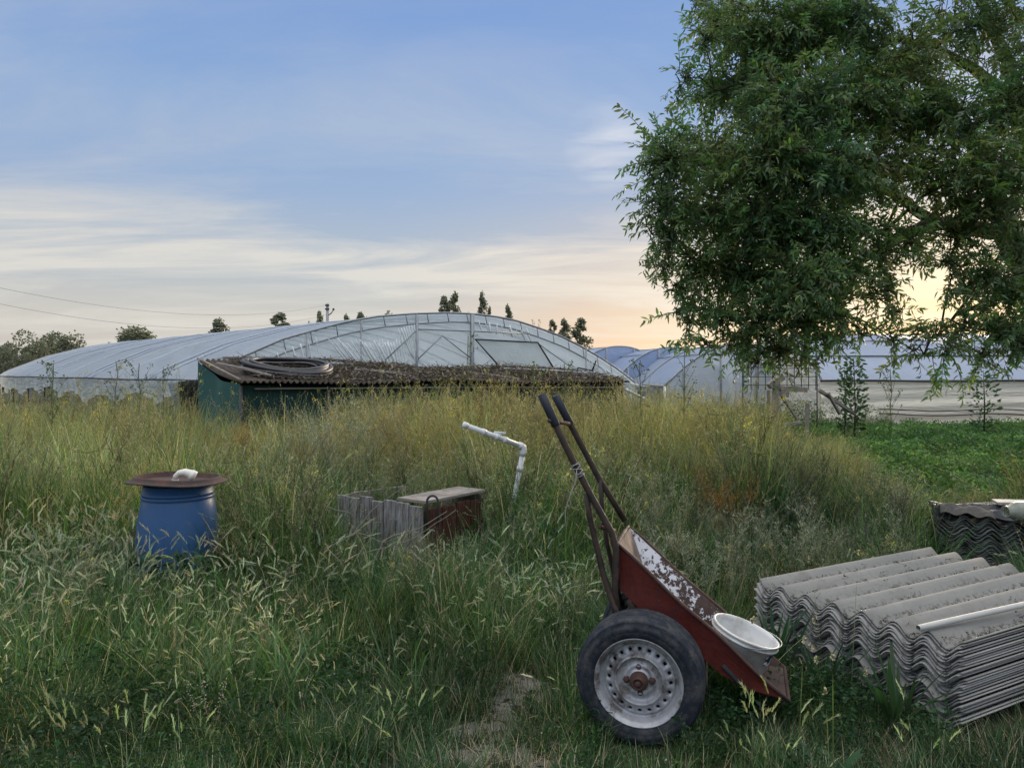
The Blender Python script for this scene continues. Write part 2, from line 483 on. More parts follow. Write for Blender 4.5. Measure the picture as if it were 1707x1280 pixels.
# arches (double chord truss on the gable, single hoops inside)
def arch(mb, t, dz, rr, n=40, cl=.0):
    mb.tube([inv(gpt(s0 + (s1 - s0) * i / n, pz(s0 + (s1 - s0) * i / n) + dz, t)) for i in range(n + 1)], rr, 6)
a = MB(); arch(a, -.02, .02, .03); a.build('gable_arch', M_galv, gh)
a = MB(); n = 40
low = [(s0 + .55 + (s1 - s0 - 1.1) * i / n) for i in range(n + 1)]
lz = [pz(s) - .20 - .10 * abs(2 * i / n - 1) for i, s in enumerate(low)]
a.tube([inv(gpt(s, z, -.02)) for s, z in zip(low, lz)], .02, 6)
for i in range(2, n - 1, 2): a.tube([inv(gpt(low[i], lz[i], -.02)), inv(gpt(low[i] - .05, pz(low[i] - .05), -.02))], .013, 5)
a.build('truss_chord', M_galv, gh)
for k in range(1, 16):
    a = MB(); arch(a, k * 1.5, -.05, .022, 24); a.build('hoop', M_galv, gh)
for k in range(1, 12):
    a = MB(); arch(a, k * 1.9 + .7 * math.sin(k * 2.1), .006, .018, 40); a.build('rib_line', M_rib_line, gh)  # added grey arches over the film, standing for hoops showing through as darker lines
for px, rr in ((510, .025), (693, .035), (785, .055), (975, .02), (600, .018)):
    s = upg(px, 600)[0]; a = MB(); a.tube([inv(gpt(s, 0, -.05)), inv(gpt(s, pz(s), -.05))], rr, 8); a.build('post', M_galv, gh)
def gline(name, pts, rr, mat):
    a = MB(); a.tube([inv(gpt(*upg(*p), -.06)) for p in pts], rr, 6); return a.build(name, mat, gh)
gline('opening_frame', [(832, 613), (790, 566), (894, 571), (922, 616)], .024, M_dark)
gline('opening_frame', [(829, 613), (925, 617)], .022, M_fold)
a = MB(); q_ = [inv(gpt(*upg(*p_), -.035)) for p_ in ((790, 567), (894, 572), (924, 616), (831, 612))]
a.grid(10, 6, lambda u, v: (q_[0].lerp(q_[1], u)).lerp(q_[3].lerp(q_[2], u), v) + t1 * .02 * math.sin(9 * u + 4 * v)); a.build('opening_film', M_film_pale, gh)
gline('brace', [(693, 549), (880, 556)], .018, M_galv)
gline('brace', [(985, 617), (991, 601), (985, 617)], .03, M_dark)
gline('brace', [(958, 622), (961, 613), (985, 618)], .022, M_dark)
gline('brace', [(786, 600), (735, 560), (693, 600)], .014, M_galv)
gline('brace', [(640, 600), (693, 550)], .014, M_galv)
gline('brace', [(894, 572), (960, 620)], .014, M_galv)
# bright creases gathered in the gable film
rr = random.Random(4)
cr = MB()
def crease(x0, y0, x1, y1, w):
    pts = []
    for i in range(7):
        t = i / 6; pts.append(inv(gpt(*upg(x0 + (x1 - x0) * t, y0 + (y1 - y0) * t + 1.2 * math.sin(3 * t)), -.045)))
    cr = MB(); cr.tube(pts, [w * (.3 + math.sin(math.pi * (i / 6 * .8 + .15))) for i in range(7)], 4); cr.build('film_crease', M_fold, gh)
for k in range(14):
    x = 548 + k * 7.5; crease(x - 2, 566 + k * .2 + rr.uniform(-3, 6), x + 36 - k * 1.6, 612, rr.uniform(.012, .028))
for k in range(9):
    x = 630 + k * 4.8; crease(x, 562 + rr.uniform(-2, 10), x + 14 - k, 612, rr.uniform(.008, .02))
for k in range(7):
    x = 662 + k * 4.5; crease(x, 548 - k * 1.2, x + 20 - k * 2, 600 + rr.uniform(-8, 12), rr.uniform(.01, .025))
for k in range(9):
    x = 796 + k * 10; crease(x + rr.uniform(-3, 3), 534 + k * 1.7, x + rr.uniform(-3, 8), 551 + k * 2.2, rr.uniform(.01, .03))
for k in range(18):
    x = 985 + k * 4.2; crease(x - 6, 598 + k * 2.5, x + 14 + k * .5, 640 + rr.uniform(-3, 12), rr.uniform(.01, .03))
for k in range(6):
    x = 460 + k * 13; crease(x, 588 - k * 5, x + 9, 610, rr.uniform(.008, .018))
# side wall towards us: eave cable and gathered skirt film
e = MB(); e.tube([inv(gpt(s0 - .02, pz(s0) - .01 + .01 * math.sin(i), L1 * i / 20)) for i in range(21)], .022, 6); e.build('eave_cable', M_dark, gh)
sk = MB()
def skirt(u, v):
    t = u * L1; low_ = .62 + .42 * abs(math.sin(t * 1.05 + .6)) ** .7 + .10 * math.sin(t * .6)
    z1 = pz(s0); z = z1 + (low_ - z1) * v if v < .75 else z1 + (low_ - z1) * .75 - (v - .75) * .3
    return inv(gpt(s0 - .03 - .05 * math.sin(t * 9 + v * 5) * v - .06 * v, z, t))
sk.grid(240, 10, skirt); sk.build('skirt_film', M_film_skirt, gh)
for k in range(12):
    a = MB(); a.tube([inv(gpt(s0, 0, .5 + k * 1.98)), inv(gpt(s0, pz(s0), .5 + k * 1.98))], .03, 6); a.build('side_post', M_galv, gh)
# torn film lower right corner
tf = MB()
for k in range(7):
    x0, y0 = 1012 + k * 7, 637 + k * 3.5
    tf.tube([inv(gpt(*upg(x0, y0), -.1)), inv(gpt(*upg(x0 + 14, y0 + 6), -.16)), inv(gpt(*upg(x0 + 30, y0 + 17), -.12))], [.02, .04, .015], 5)
tf.build('torn_film', M_fold, gh)

def tunnel(label, pL, pR, Yl, Yr, z0, zr, axis, L, mroof, mgab, nhoop=5, group=None, power=2.2, posts=4, name='greenhouse'):
    A = Vector((XX(pL, Yl), Yl, 0)); Bv = Vector((XX(pR, Yr), Yr, 0)); ax = Vector(axis).normalized()
    o = empty(name, A); tag(o, label, 'greenhouse', group)
    f = lambda u: z0 + (zr - z0) * (1 - abs(2 * u - 1) ** power)
    P = lambda u, t, dz=0: (Bv - A) * u + ax * t + Vector((0, 0, f(u) + dz))
    a = MB(); a.grid(30, 40, lambda u, v: P(u, v * L, -.025 * math.sin(math.pi * ((v * nhoop * 2) % 1)))); a.build('roof_film', mroof, o)
    a = MB(); a.grid(20, 6, lambda u, v: (Bv - A) * u + Vector((0, 0, .1 + (f(u) - .12) * v)) + ax * .03 * math.sin(25 * u)); a.build('gable_film', mgab, o)
    for k in range(nhoop + 1):
        a = MB(); a.tube([P(i / 20, k * L / nhoop, .02) for i in range(21)], .035, 6); a.build('hoop', M_galv, o)
    for k in range(posts):
        u = (k + .5) / posts; a = MB(); a.tube([(Bv - A) * u - ax * .04, (Bv - A) * u + Vector((0, 0, f(u))) - ax * .04], .035, 6); a.build('post', M_galv, o)
    for t in (.25, .5, .75):
        a = MB(); a.tube([P(t, 0, .03), P(t, L, .03)], .02, 5); a.build('purlin', M_galv, o)
    a = MB(); a.tube([P(0, 0), P(0, L)], .05, 6); a.build('gutter', M_galv, o)
    for u in (0, 1):
        for k in range(4):
            a = MB(); a.tube([P(u, k * L / 4) * 1, Vector((P(u, k * L / 4).x, P(u, k * L / 4).y, 0))], .04, 6); a.build('post', M_fold, o)
    return o
GG = 'blue plastic greenhouses beyond the weeds'
tunnel('pale blue film greenhouse directly right of the big arched gable, farthest of the three', 938, 1122, 33, 36, 1.1, 2.72, (-.25, 1, 0), 22, M_film_blue, M_film_blue, 5, GG)
tunnel('blue film greenhouse with a ribbed roof left of the one with the pale gable', 1020, 1215, 30, 33, 1.1, 2.58, (-.1, 1, 0), 20, M_film_blue, M_film_blue, 5, GG)
t3 = tunnel('greenhouse with a whitish translucent gable behind the hanging tree branches', 1108, 1345, 24, 26, 1.15, 2.50, (-.02, 1, 0), 24, M_film_blue, M_film_pale, 6, GG, 1.9)
# right-hand greenhouse seen from its long side
o = empty('greenhouse', (XX(1366, 21), 21, 0)); tag(o, 'long greenhouse with cream side film beside the green field, at the right', 'greenhouse')
AX = Vector((1, -.03, 0)).normalized(); AY = Vector((.03, 1, 0)).normalized(); LR = 26
fz = lambda u: 1.36 + 1.45 * math.sin(min(1, u) * math.pi / 2) ** .8 if u <= 1 else 1.36 + 1.45 * max(0, math.cos((u - 1) * math.pi / 2)) ** .8
def rr_(u, v): return AX * (v * LR) + AY * (u * 4.6) + Vector((0, 0, fz(u) + .03 * math.sin(v * 60) * math.sin(math.pi * u / 2)))
a = MB(); a.grid(200, 24, lambda v, u: rr_(u * 2, v)); a.build('roof_film', M_film_blue, o)
a = MB()
def cside(u, v):
    z = 1.36 * (1 - v); fold = .04 * math.sin(14 * v + 6 * math.sin(u * 5)) + .03 * math.sin(31 * v + u * 20)
    return AX * (u * LR) + AY * (-.02 - .22 * v + fold * (v ** .5)) + Vector((0, 0, z + .02))
a.grid(160, 40, cside); a.build('side_film', M_film_cream, o)
a = MB(); a.tube([AX * (LR * i / 20) + AY * (-.08) + Vector((0, 0, 1.36 + .01 * math.sin(i * 2))) for i in range(21)], .035, 6); a.build('eave_rail', M_dark, o)
for z in (.58, .46):
    a = MB(); a.tube([AX * (LR * i / 60 + 1.5) + AY * (-.24) + Vector((0, 0, z + .03 * math.cos(i * .9))) for i in range(57)], .017, 6); a.build('cable', M_dark, o)
for k in range(9):
    a = MB(); a.tube([rr_(2 * i / 16, (k + .02) * 3.0 / LR) + Vector((0, 0, .01)) for i in range(17)], .03, 6); a.build('hoop', M_galv, o)
for u in (.25, .55, .8):
    a = MB(); a.tube([rr_(u, 0) + Vector((0, 0, .02)), rr_(u, 1) + Vector((0, 0, .02))], .02, 6); a.build('purlin', M_dark if u == .25 else M_galv, o)
a = MB(); a.grid(16, 8, lambda u, v: AY * (u * 9.2) + Vector((-.0, 0, .1 + (fz(u * 2) - .12) * v))); a.build('gable_film', M_film_cream, o)

# ================================================================== GREEN SHED
FL = Vector((XX(402, 11.3), 11.3, 0)); FRt = Vector((XX(1042, 16), 16, 0))
sdv = (FRt - FL); SL = sdv.length; sx = sdv.normalized(); sy = Vector((-sx.y, sx.x, 0))
shed = empty('shed', FL); shed.rotation_euler = (0, 0, math.atan2(sx.y, sx.x))
tag(shed, 'low green netting shed under a debris covered corrugated roof, before the arched greenhouse', 'shed')
def netmat():
    m = N('green_netting'); n = m.noise(3, 5, .6, sc=(1, 1, .3)); w = m.n('ShaderNodeTexWave'); w.inputs['Scale'].default_value = 9; w.bands_direction = 'Z'
    m.t.links.new(m.tc.outputs['Object'], w.inputs['Vector']); w.inputs['Distortion'].default_value = 2
    c = m.mix(n, (.007, .028, .026), (.017, .062, .054)); c = m.mix(m.math('MULTIPLY', w.outputs[1], .45), c, (.008, .024, .022))
    return m.end(m.bsdf(c, .75, 0, m.bump(n, .6, .06), .25))
M_net = netmat(); M_netL = simple('bright_green_netting', (.018, .085, .078), .8, var=.3, scale=2)
zf = lambda x: 1.455 - .055 * x / SL - .02 * math.sin(x * 1.3)
zb = lambda x: 1.80 - .20 * x / SL + .035 * math.sin(x * 1.1)
SD = 2.05
a = MB(); a.grid(60, 8, lambda u, v: Vector((u * SL, .04 + .025 * math.sin(u * 70) * (1 - v) + .02 * math.sin(9 * u), v * (zf(u * SL) - .05)))); a.build('front_netting', M_net, shed)
a = MB(); a.grid(14, 8, lambda u, v: Vector((-.04 + .03 * math.sin(9 * u + 2 * v), u * SD, v * (zf(0) + (zb(0) - zf(0)) * u - .02 - .10 * math.sin(math.pi * u) * (u < .999))))); a.build('side_netting', M_netL, shed)
a = MB(); a.grid(4, 4, lambda u, v: Vector((SL - .05, u * SD, v * (zf(SL) + (zb(SL) - zf(SL)) * u)))); a.build('side_netting', M_net, shed)
a = MB(); a.grid(4, 4, lambda u, v: Vector((u * SL, SD, v * (zb(u * SL) - .06)))); a.build('back_netting', M_net, shed)
for x in [0.0, 1.35, 2.9, 4.3, 5.9, 7.6]:
    a = MB(); a.tube([(x, 0.0, 0), (x, 0.0, zf(x) - .05)], .028, 8); a.build('post', M_dark, shed)
for x in (2.1, 3.55, 5.1):
    a = MB(); a.tube([(x, .0, .3), (x, -.0, zf(x) - .05)], .008, 5); a.build('cord', M_lath, shed)
a = MB(); a.bar((.2, -.0, 1.35), (4.0, -.0, 1.33), .03, .022); a.bar((3.98, -.02, 1.33), (SL, -.02, 1.28), .03, .022); a.build('front_beam', M_wood, shed)
# corrugated roof, wave across the length, and sheets lapping
def rusty_roof():
    m = N('weathered_roof'); n = m.noise(2.2, 8, .7); n2 = m.noise(25, 5)
    c = m.mix(m.ramp(n, [(.35, 0), (.65, 1)]), (.16, .15, .14), (.07, .048, .035)); c = m.mix(n2, c, (.04, .03, .022))
    return m.end(m.bsdf(c, .9, 0, m.bump(n2, .5, .01), .1))
M_roof = rusty_roof()
PITCH = .092
def roofp(u, v, dz=0):
    x = -.05 + u * (SL + .1); w = .02 * math.sin(2 * math.pi * x / PITCH)
    z = zf(x) + (zb(x) - zf(x)) * v - (.05 * math.sin(math.pi * v) if x < 1.2 else 0)
    return Vector((x, -.10 + v * (SD + .2), z + w + dz + .012 * math.sin(x * 2.2)))
a = MB(); a.grid(int(SL / PITCH * 8), 12, roofp); a.build('corrugated_roof', M_roof, shed, solid=.008)
a = MB(); a.bar((-.07, SD, zb(0) + .03), (-.05, -.1, zf(0) + .035), .03, .02); a.build('verge_board', M_wood, shed)
# things lying on the roof
def SW(x, y, dz=0): return FL + sx * x + sy * y + Vector((0, 0, zf(x) + (zb(x) - zf(x)) * (y / SD) + dz))
tb = scatter  # roof litter: thousands of dry bits
tl = []
for k in range(4):
    t = T()
    for i in range(26):
        p = rng.uniform(-.14, .14, 3) * (1, 1, .0) + (0, 0, abs(rng.normal(0, .022)))
        c = jit((.062, .050, .042), .5) if rng.random() < .75 else jit((.24, .22, .19), .3)
        if rng.random() < .55: t.leaf(p, rng.normal(size=3) * (1, 1, .35), rng.uniform(.03, .07), .018, c)
        else:
            d = rng.normal(size=3) * (1, 1, .2); d /= np.linalg.norm(d); t.stick(p, p + d * rng.uniform(.05, .22), .004, .002, c)
    tl.append(t.done())
n = 620; xs = rng.uniform(.45, SL, n); ys = rng.uniform(.0, SD + .05, n)
pos = np.array([tuple(SW(x, y, .025 + .03 * (math.sin(x * 2.1 + y) > .2))) for x, y in zip(xs, ys)])
tag(scatter('roof_litter', tl, pos, rng.uniform(.8, 1.5, n), M_grass, np.ones((n, 3)), .05), kind='stuff')
# black pipe coil
M_pipe = simple('black_pipe', (.022, .022, .026), .45, spec=.5)
coil = empty('pipe_coil', SW(1.0, .80, .05)); tag(coil, 'loose coil of thick black pipe lying on the left end of the shed roof', 'pipe coil')
rz = math.atan2(sx.y, sx.x); tilt = math.atan2(zb(1) - zf(1), SD)
a = MB(); pts = []
for i in range(5 * 40):
    A = 2 * math.pi * i / 40; q = .66 + .06 * math.sin(i * .021 * 3) - .035 * (i / 200 * 3 % 1)
    pts.append(Vector((q * 1.0 * math.cos(A), q * .95 * math.sin(A), .02 + .022 * (i / 40) + .02 * math.sin(A * 2 + i * .01))))
Mr = Matrix.Rotation(rz, 3, 'Z') @ Matrix.Rotation(tilt, 3, 'X')
a.tube([Mr @ p for p in pts], .032, 10); a.build('loops', M_pipe, coil)
a = MB()
pts = [Mr @ Vector((.5 * math.cos(A * .1), .42 * math.sin(A * .1), .06 + .015 * math.sin(A * .3))) for A in range(0, 58)]
a.tube(pts, .022, 8); a.build('inner_loop', M_pipe, coil)
laths = [((.25, 1.75), (2.6, 1.95), .05, .03, 'long grey batten lying along the back edge of the shed roof, behind the coil', M_wood, .09),
         ((.0, 1.2), (.5, .1), .06, .03, 'weathered board end propped at the roof corner beside the coil', M_wood, .08),
         ((2.25, 1.0), (3.1, .1), .035, .02, 'pale lath lying slantwise on the roof, right of the coil', M_lath, .05),
         ((2.35, 1.15), (3.35, .12), .03, .02, 'thinner pale lath beside the slanting one on the shed roof', M_lath, .05),
         ((4.6, .9), (5.1, .0), .04, .02, 'short pale lath near the middle of the shed roof edge', M_lath, .06),
         ((5.9, 1.6), (7.6, .9), .06, .02, 'bent white strip on the right part of the shed roof', M_fold, .08),
         ((6.3, .9), (7.7, .5), .06, .03, 'grey plank on the right end of the shed roof', M_wood, .06)]
for (p0, p1, w, h, lab, mt, dz) in laths:
    b0 = SW(*p0, dz); b1 = SW(*p1, dz); a = MB(); md = (b0 + b1) / 2 + Vector((0, 0, .015))
    a.bar(b0, md, w, h); a.bar(md, b1, w, h)
    tag(a.build('wooden_lath', mt, smooth=False, bevel=.003), lab, 'lath', 'laths on the shed roof')

cu = MB(); cA = U(297, 636, 14.4); cB = U(337, 632, 13.6)  # dark sheet added where the gap beside the shed lies in shade
cu.grid(30, 14, lambda u, v: Vector((cA.x + (cB.x - cA.x) * u, cA.y + (cB.y - cA.y) * u + .07 * math.sin(22 * u + 3 * v), (cA.z + (cB.z - cA.z) * u) * (1 - v) + .1 * v)))
tag(cu.build('gap_sheet', simple('gap_dark', (.022, .024, .022), .9, var=.6, scale=14), solid=.01), 'dark sheet in place of the shaded opening between the white greenhouse side and the green shed', 'dark sheet')
cu = MB(); cA = U(283, 634, 14.6); cB = U(300, 634, 14.3)
cu.grid(20, 14, lambda u, v: Vector((cA.x + (cB.x - cA.x) * u * (1 - .3 * v) + .22 * v, cA.y - .1 + .05 * math.sin(14 * u + 4 * v), cA.z * (1 - v) + .25 * v)))
tag(cu.build('hanging_film', M_film_skirt, solid=.004), 'torn strip of pale film hanging beside the dark sheet left of the shed', 'film strip')

# ================================================================== POLES AND WIRES
PD = 62.0
pole = empty('utility_pole', (XX(546, PD), PD, 0)); tag(pole, 'grey utility pole with a side lamp arm behind the greenhouse roof', 'utility pole')
a = MB(); a.tube([(0, 0, 0), (0, 0, U(0, 506, PD).z)], [.16, .12], 8); a.build('pole', M_galv, pole)
zt = U(0, 506, PD).z
a = MB(); a.tube([(0, 0, zt - .95), (.25, -.1, zt - .85), (.5, -.1, zt - .55)], .05, 6); a.build('lamp_arm', M_galv, pole)
a = MB(); a.lathe([(0.001, -.05), (.09, -.04), (.1, .05), (.04, .12), (.001, .13)], 10, Matrix.Translation((.5, -.1, zt - .5))); a.build('lamp_head', M_dark, pole)
for dz in (-.15, -.45):
    a = MB(); a.box((0, -.1, zt + dz), (.34, .1, .12)); a.build('insulator', M_dark, pole, smooth=False)
p2 = empty('utility_pole', (XX(182, 85), 85, 0)); a = MB(); a.tube([(0, 0, 0), (0, 0, U(0, 570, 85).z)], .14, 8); a.build('pole', M_galv, p2)
tag(p2, 'short distant pole rising beside small roofs at the left', 'utility pole')
for (y0, y1, ym, lab) in ((470, 508, 497, 'upper power line running left from the utility pole'), (497, 524, 523, 'lower sagging power line running left from the utility pole')):
    A_ = U(546, y1, PD); B_ = U(-60, y0 - 3, 34)
    a = MB(); pts = []
    for i in range(31):
        t = i / 30; p = A_.lerp(B_, t); p.z -= (1.15 if y0 == 470 else 1.25) * 4 * t * (1 - t); pts.append(p)
    a.tube(pts, .009, 4); tag(a.build('power_line', M_galv), lab, 'power line', 'power lines')
for (px, w, h, lab) in ((150, 3.0, 1.2, 'dark hipped roof of a distant house left of the short pole'), (172, 2.2, 1.5, 'smaller dark house roof beside the short pole')):
    Y = 90; hb = empty('house', (XX(px, Y), Y, 0)); tag(hb, lab, 'house', 'distant houses')
    a = MB(); a.box((0, 0, 1.6), (w * 1.6, 6, 3.2)); a.build('wall', simple('house_wall', (.25, .22, .2), .9), hb, smooth=False)
    a = MB(); zz = U(0, 578.5, Y).z; q = w * .95
    a.add([(-q, -3.3, 3.21), (q, -3.3, 3.21), (q, 3.3, 3.21), (-q, 3.3, 3.21), (-q * .4, 0, zz), (q * .4, 0, zz)], [(0, 1, 5, 4), (1, 2, 5), (2, 3, 4, 5), (3, 0, 4), (0, 3, 2, 1)])
    a.build('roof', simple('house_roof', (.09, .07, .07), .9), hb, smooth=False)

# ================================================================== DISTANT TREES
M_bark = simple('bark', (.06, .045, .035), .95, var=.4, bump=.6)
def crown_tmpl(seed, kind):
    r_ = np.random.default_rng(seed); t = T()
    lobes = []
    if kind == 'poplar':
        for k in range(34):
            z_ = .15 + .82 * (k / 33); q = .15 * (1.06 - z_) ** .6; lobes.append(((r_.uniform(-q, q), r_.uniform(-q, q), z_), r_.uniform(.025, .065)))
    elif kind == 'round':
        for k in range(20):
            a_ = r_.uniform(0, 6.28); q = r_.uniform(.05, .36); lobes.append(((q * math.cos(a_), q * math.sin(a_), r_.uniform(.3, .82)), r_.uniform(.09, .18)))
    elif kind == 'bare':
        for k in range(7): lobes.append(((r_.uniform(-.08, .08), r_.uniform(-.08, .08), .3 + k * .1), .07))
    else:
        for k in range(14):
            z = r_.uniform(.3, .9); q = .22 * (1.1 - z); a_ = r_.uniform(0, 6.28); lobes.append(((q * math.cos(a_), q * math.sin(a_), z), r_.uniform(.06, .13)))
    N_ = {'poplar': 2400, 'round': 5200, 'bare': 260, 'loose': 2000}[kind]
    for i in range(N_):
        c, rad = lobes[r_.integers(len(lobes))]
        d = r_.normal(size=3); d /= np.linalg.norm(d); p = np.array(c) + d * rad * r_.uniform(.45, 1.1) ** .6
        col = jit((.16, .175, .125), .4)  # grey-green tone carries distance haze in the leaf colour
        t.leaf(p, r_.normal(size=3), r_.uniform(.022, .04), .022, col)
    return t.done()
CT = {k: [crown_tmpl(s + i, k) for i in range(2)] for k, s in (('poplar', 1), ('round', 5), ('bare', 9), ('loose', 13))}
CM = {k: [make_mesh('crown', t.V, t.F, t.C, M_farleaf) for t in v] for k, v in CT.items()}
TREES = [(48, 553, 80, 42, 'round', 'middle dark bush filling the gap left of the big round tree'), (-6, 566, 60, 41, 'round', 'dark bush cut off by the far left edge of the view'), (22, 572, 60, 40, 'round', 'low dark bush at the far left edge, below the biggest bush'), (74, 541, 95, 44, 'round', 'big dark round tree at the far left above the greenhouse roof'), (112, 556, 50, 50, 'round', 'shorter bush leaning on the right of the big dark tree'),
  (228, 541, 60, 60, 'loose', 'loose light green tree standing alone above the long white roof'), (275, 566, 26, 70, 'round', 'tiny bush peeking above the white roof right of the loose tree'),
  (330, 551, 30, 80, 'round', 'small dark bush left of the pointed tree on the white roof line'), (365, 532, 30, 85, 'poplar', 'small pointed tree beside a dark bush over the white roof'),
  (466, 522, 36, 85, 'poplar', 'single broad poplar between the pointed tree and the utility pole'), (517, 530, 22, 90, 'round', 'low round tree left of the utility pole'), (534, 519, 16, 90, 'poplar', 'narrow poplar touching the utility pole on its left'),
  (578, 526, 18, 92, 'poplar', 'small tree just right of the utility pole lamp'), (603, 521, 22, 92, 'poplar', 'second tree right of the utility pole'), (645, 519, 22, 95, 'loose', 'faint treetop showing just where the arch begins to level'),
  (743, 494, 26, 85, 'poplar', 'left stem of the tall poplar pair above the arch top'), (757, 490, 26, 86, 'poplar', 'right stem of the tall poplar pair above the arch top'), (780, 510, 15, 88, 'round', 'small tree between the tall poplars over the arch'),
  (804, 488, 17, 86, 'poplar', 'slim tall poplar above the arch top'), (816, 512, 9, 88, 'poplar', 'tiny treetop at the foot of the slim tall poplar'), (847, 510, 18, 86, 'poplar', 'slender poplar over the right shoulder of the arch'),
  (889, 528, 9, 90, 'bare', 'nearly bare thin treetop over the right shoulder of the arch'), (897, 530, 8, 90, 'bare', 'second nearly bare treetop over the arch, the right one'),
  (921, 534, 18, 86, 'poplar', 'left poplar of the three at the right end of the arch'), (941, 533, 24, 86, 'poplar', 'middle poplar of the three at the right end of the arch'), (966, 531, 30, 84, 'poplar', 'right and densest poplar of the three at the end of the arch'),
  (1490, 552, 120, 120, 'round', 'hazy tree far behind the right greenhouse, seen through the gap in the branches')]
for i, (px, py, wpx, Y, kind, lab) in enumerate(TREES[:-1]):
    h = U(0, py, Y).z; o = empty('tree', (XX(px, Y), Y, 0), rng.uniform(0, 6.28)); tag(o, lab, 'tree', 'trees beyond the greenhouses')
    me = CM[kind][i % 2]; c = bpy.data.objects.new('crown', me); COL.objects.link(c); c.parent = o
    wu = (1.35 if kind == 'poplar' else 1.3) * wpx / FPX * Y; wt = me.vertices[0]; ex = {'poplar': .30, 'round': .95, 'bare': .3, 'loose': .42}[kind]
    c.scale = (wu / ex, wu / ex, h * {'poplar': 1.0, 'round': 1.03, 'bare': 1.0, 'loose': 1.0}[kind])
    a = MB(); a.tube([(0, 0, 0), (.05, 0, h * .45), (0, .04, h * .82)], [.012 * h, .009 * h, .003 * h], 7); a.build('trunk', M_bark, o)

# ================================================================== HAND CART
P0 = Vector((.560, 3.37, 0)); fA = Vector((math.cos(R(17)), -math.sin(R(17)), 0)); aA = Vector((math.sin(R(17)), math.cos(R(17)), 0))
cart = empty('hand_cart', P0, R(-17))
tag(cart, 'rusty red two-wheeled hand cart tipped forward with its handles in the air', 'hand cart')
def L(px, py, v):
    k = (px - CX) / FPX
    u = (k * (P0.y + aA.y * v) - P0.x - aA.x * v) / (fA.x - k * fA.y)
    Y = P0.y + u * fA.y + v * aA.y
    return Vector((u, v, CAMZ - (py - HY) / FPX * Y))
m = N('tyre_rubber')
n = m.noise(7, 6, .65); n2 = m.noise(70, 5)
c = m.mix(n, (.006, .008, .013), (.026, .033, .048)); c = m.mix(m.ramp(m.noise(13, 10, .78), [(.46, 0), (.66, .6)]), c, (.11, .105, .10)); c = m.mix(m.ramp(m.noise(60, 6, .7), [(.6, 0), (.7, .5)]), c, (.16, .15, .13))
M_tyre = m.end(m.bsdf(c, .78, 0, m.bump(n2, .35, .004), .25))
m = N('dirty_rim_steel')
n = m.noise(9, 8, .7); f = m.ramp(n, [(.50, 0), (.62, 1)])
c = m.mix(m.noise(30, 6, .7), (.22, .21, .215), (.62, .64, .68)); c = m.mix(m.math('MULTIPLY', f, .85), c, (.085, .065, .055))
M_rim = m.end(m.bsdf(c, .5, .35, m.bump(m.noise(90), .12, .002), .5))
M_rust = rusty('bare_rust', (.042, .028, .026), (.066, .036, .030), .45, 14)
def redpaint():
    m = N('red_paint'); run = m.noise(5, 8, .7, sc=(3.2, 3.2, .8)); bl = m.noise(9, 10, .72)
    c = m.mix(m.noise(4, 5), (.105, .020, .017), (.175, .034, .026))
    c = m.mix(m.ramp(run, [(.48, 0), (.70, .75)]), c, (.055, .024, .020))
    c = m.mix(m.ramp(bl, [(.62, 0), (.66, 1)]), c, (.05, .028, .022))
    c = m.mix(m.ramp(m.noise(32, 5, .7), [(.68, 0), (.73, .7)]), c, (.30, .22, .19))
    return m.end(m.bsdf(c, m.ramp(bl, [(.4, .42), (.65, .85)]), 0, m.bump(m.math('ADD', bl, run), .5, .012), .4))
M_red = redpaint()
m = N('flaking_white_paint')
n = m.noise(30, 8, .74); n1 = m.noise(3.2, 4)
bias = m.math('ADD', n, m.math('MULTIPLY', n1, .35))
# more paint survives towards the handle end of the tray (local x grows towards the tip)
sepx = m.n('ShaderNodeSeparateXYZ'); m.t.links.new(m.tc.outputs['Object'], sepx.inputs[0])
bias = m.math('ADD', bias, m.math('MULTIPLY', sepx.outputs[0], .42))
f = m.ramp(bias, [(.70, 0), (.712, 1)])
c = m.mix(m.noise(11, 5), (.58, .60, .66), (.78, .80, .85)); c = m.mix(f, c, m.mix(m.noise(50), (.025, .018, .018), (.12, .08, .065)))
M_flake = m.end(m.bsdf(c, .7, 0, m.bump(f, .6, .003), .3))
M_grip = simple('black_rubber_grip', (.014, .018, .03), .6)
M_pole = rusty('brown_painted_tube', (.022, .017, .015), (.045, .030, .024), .5, 20)

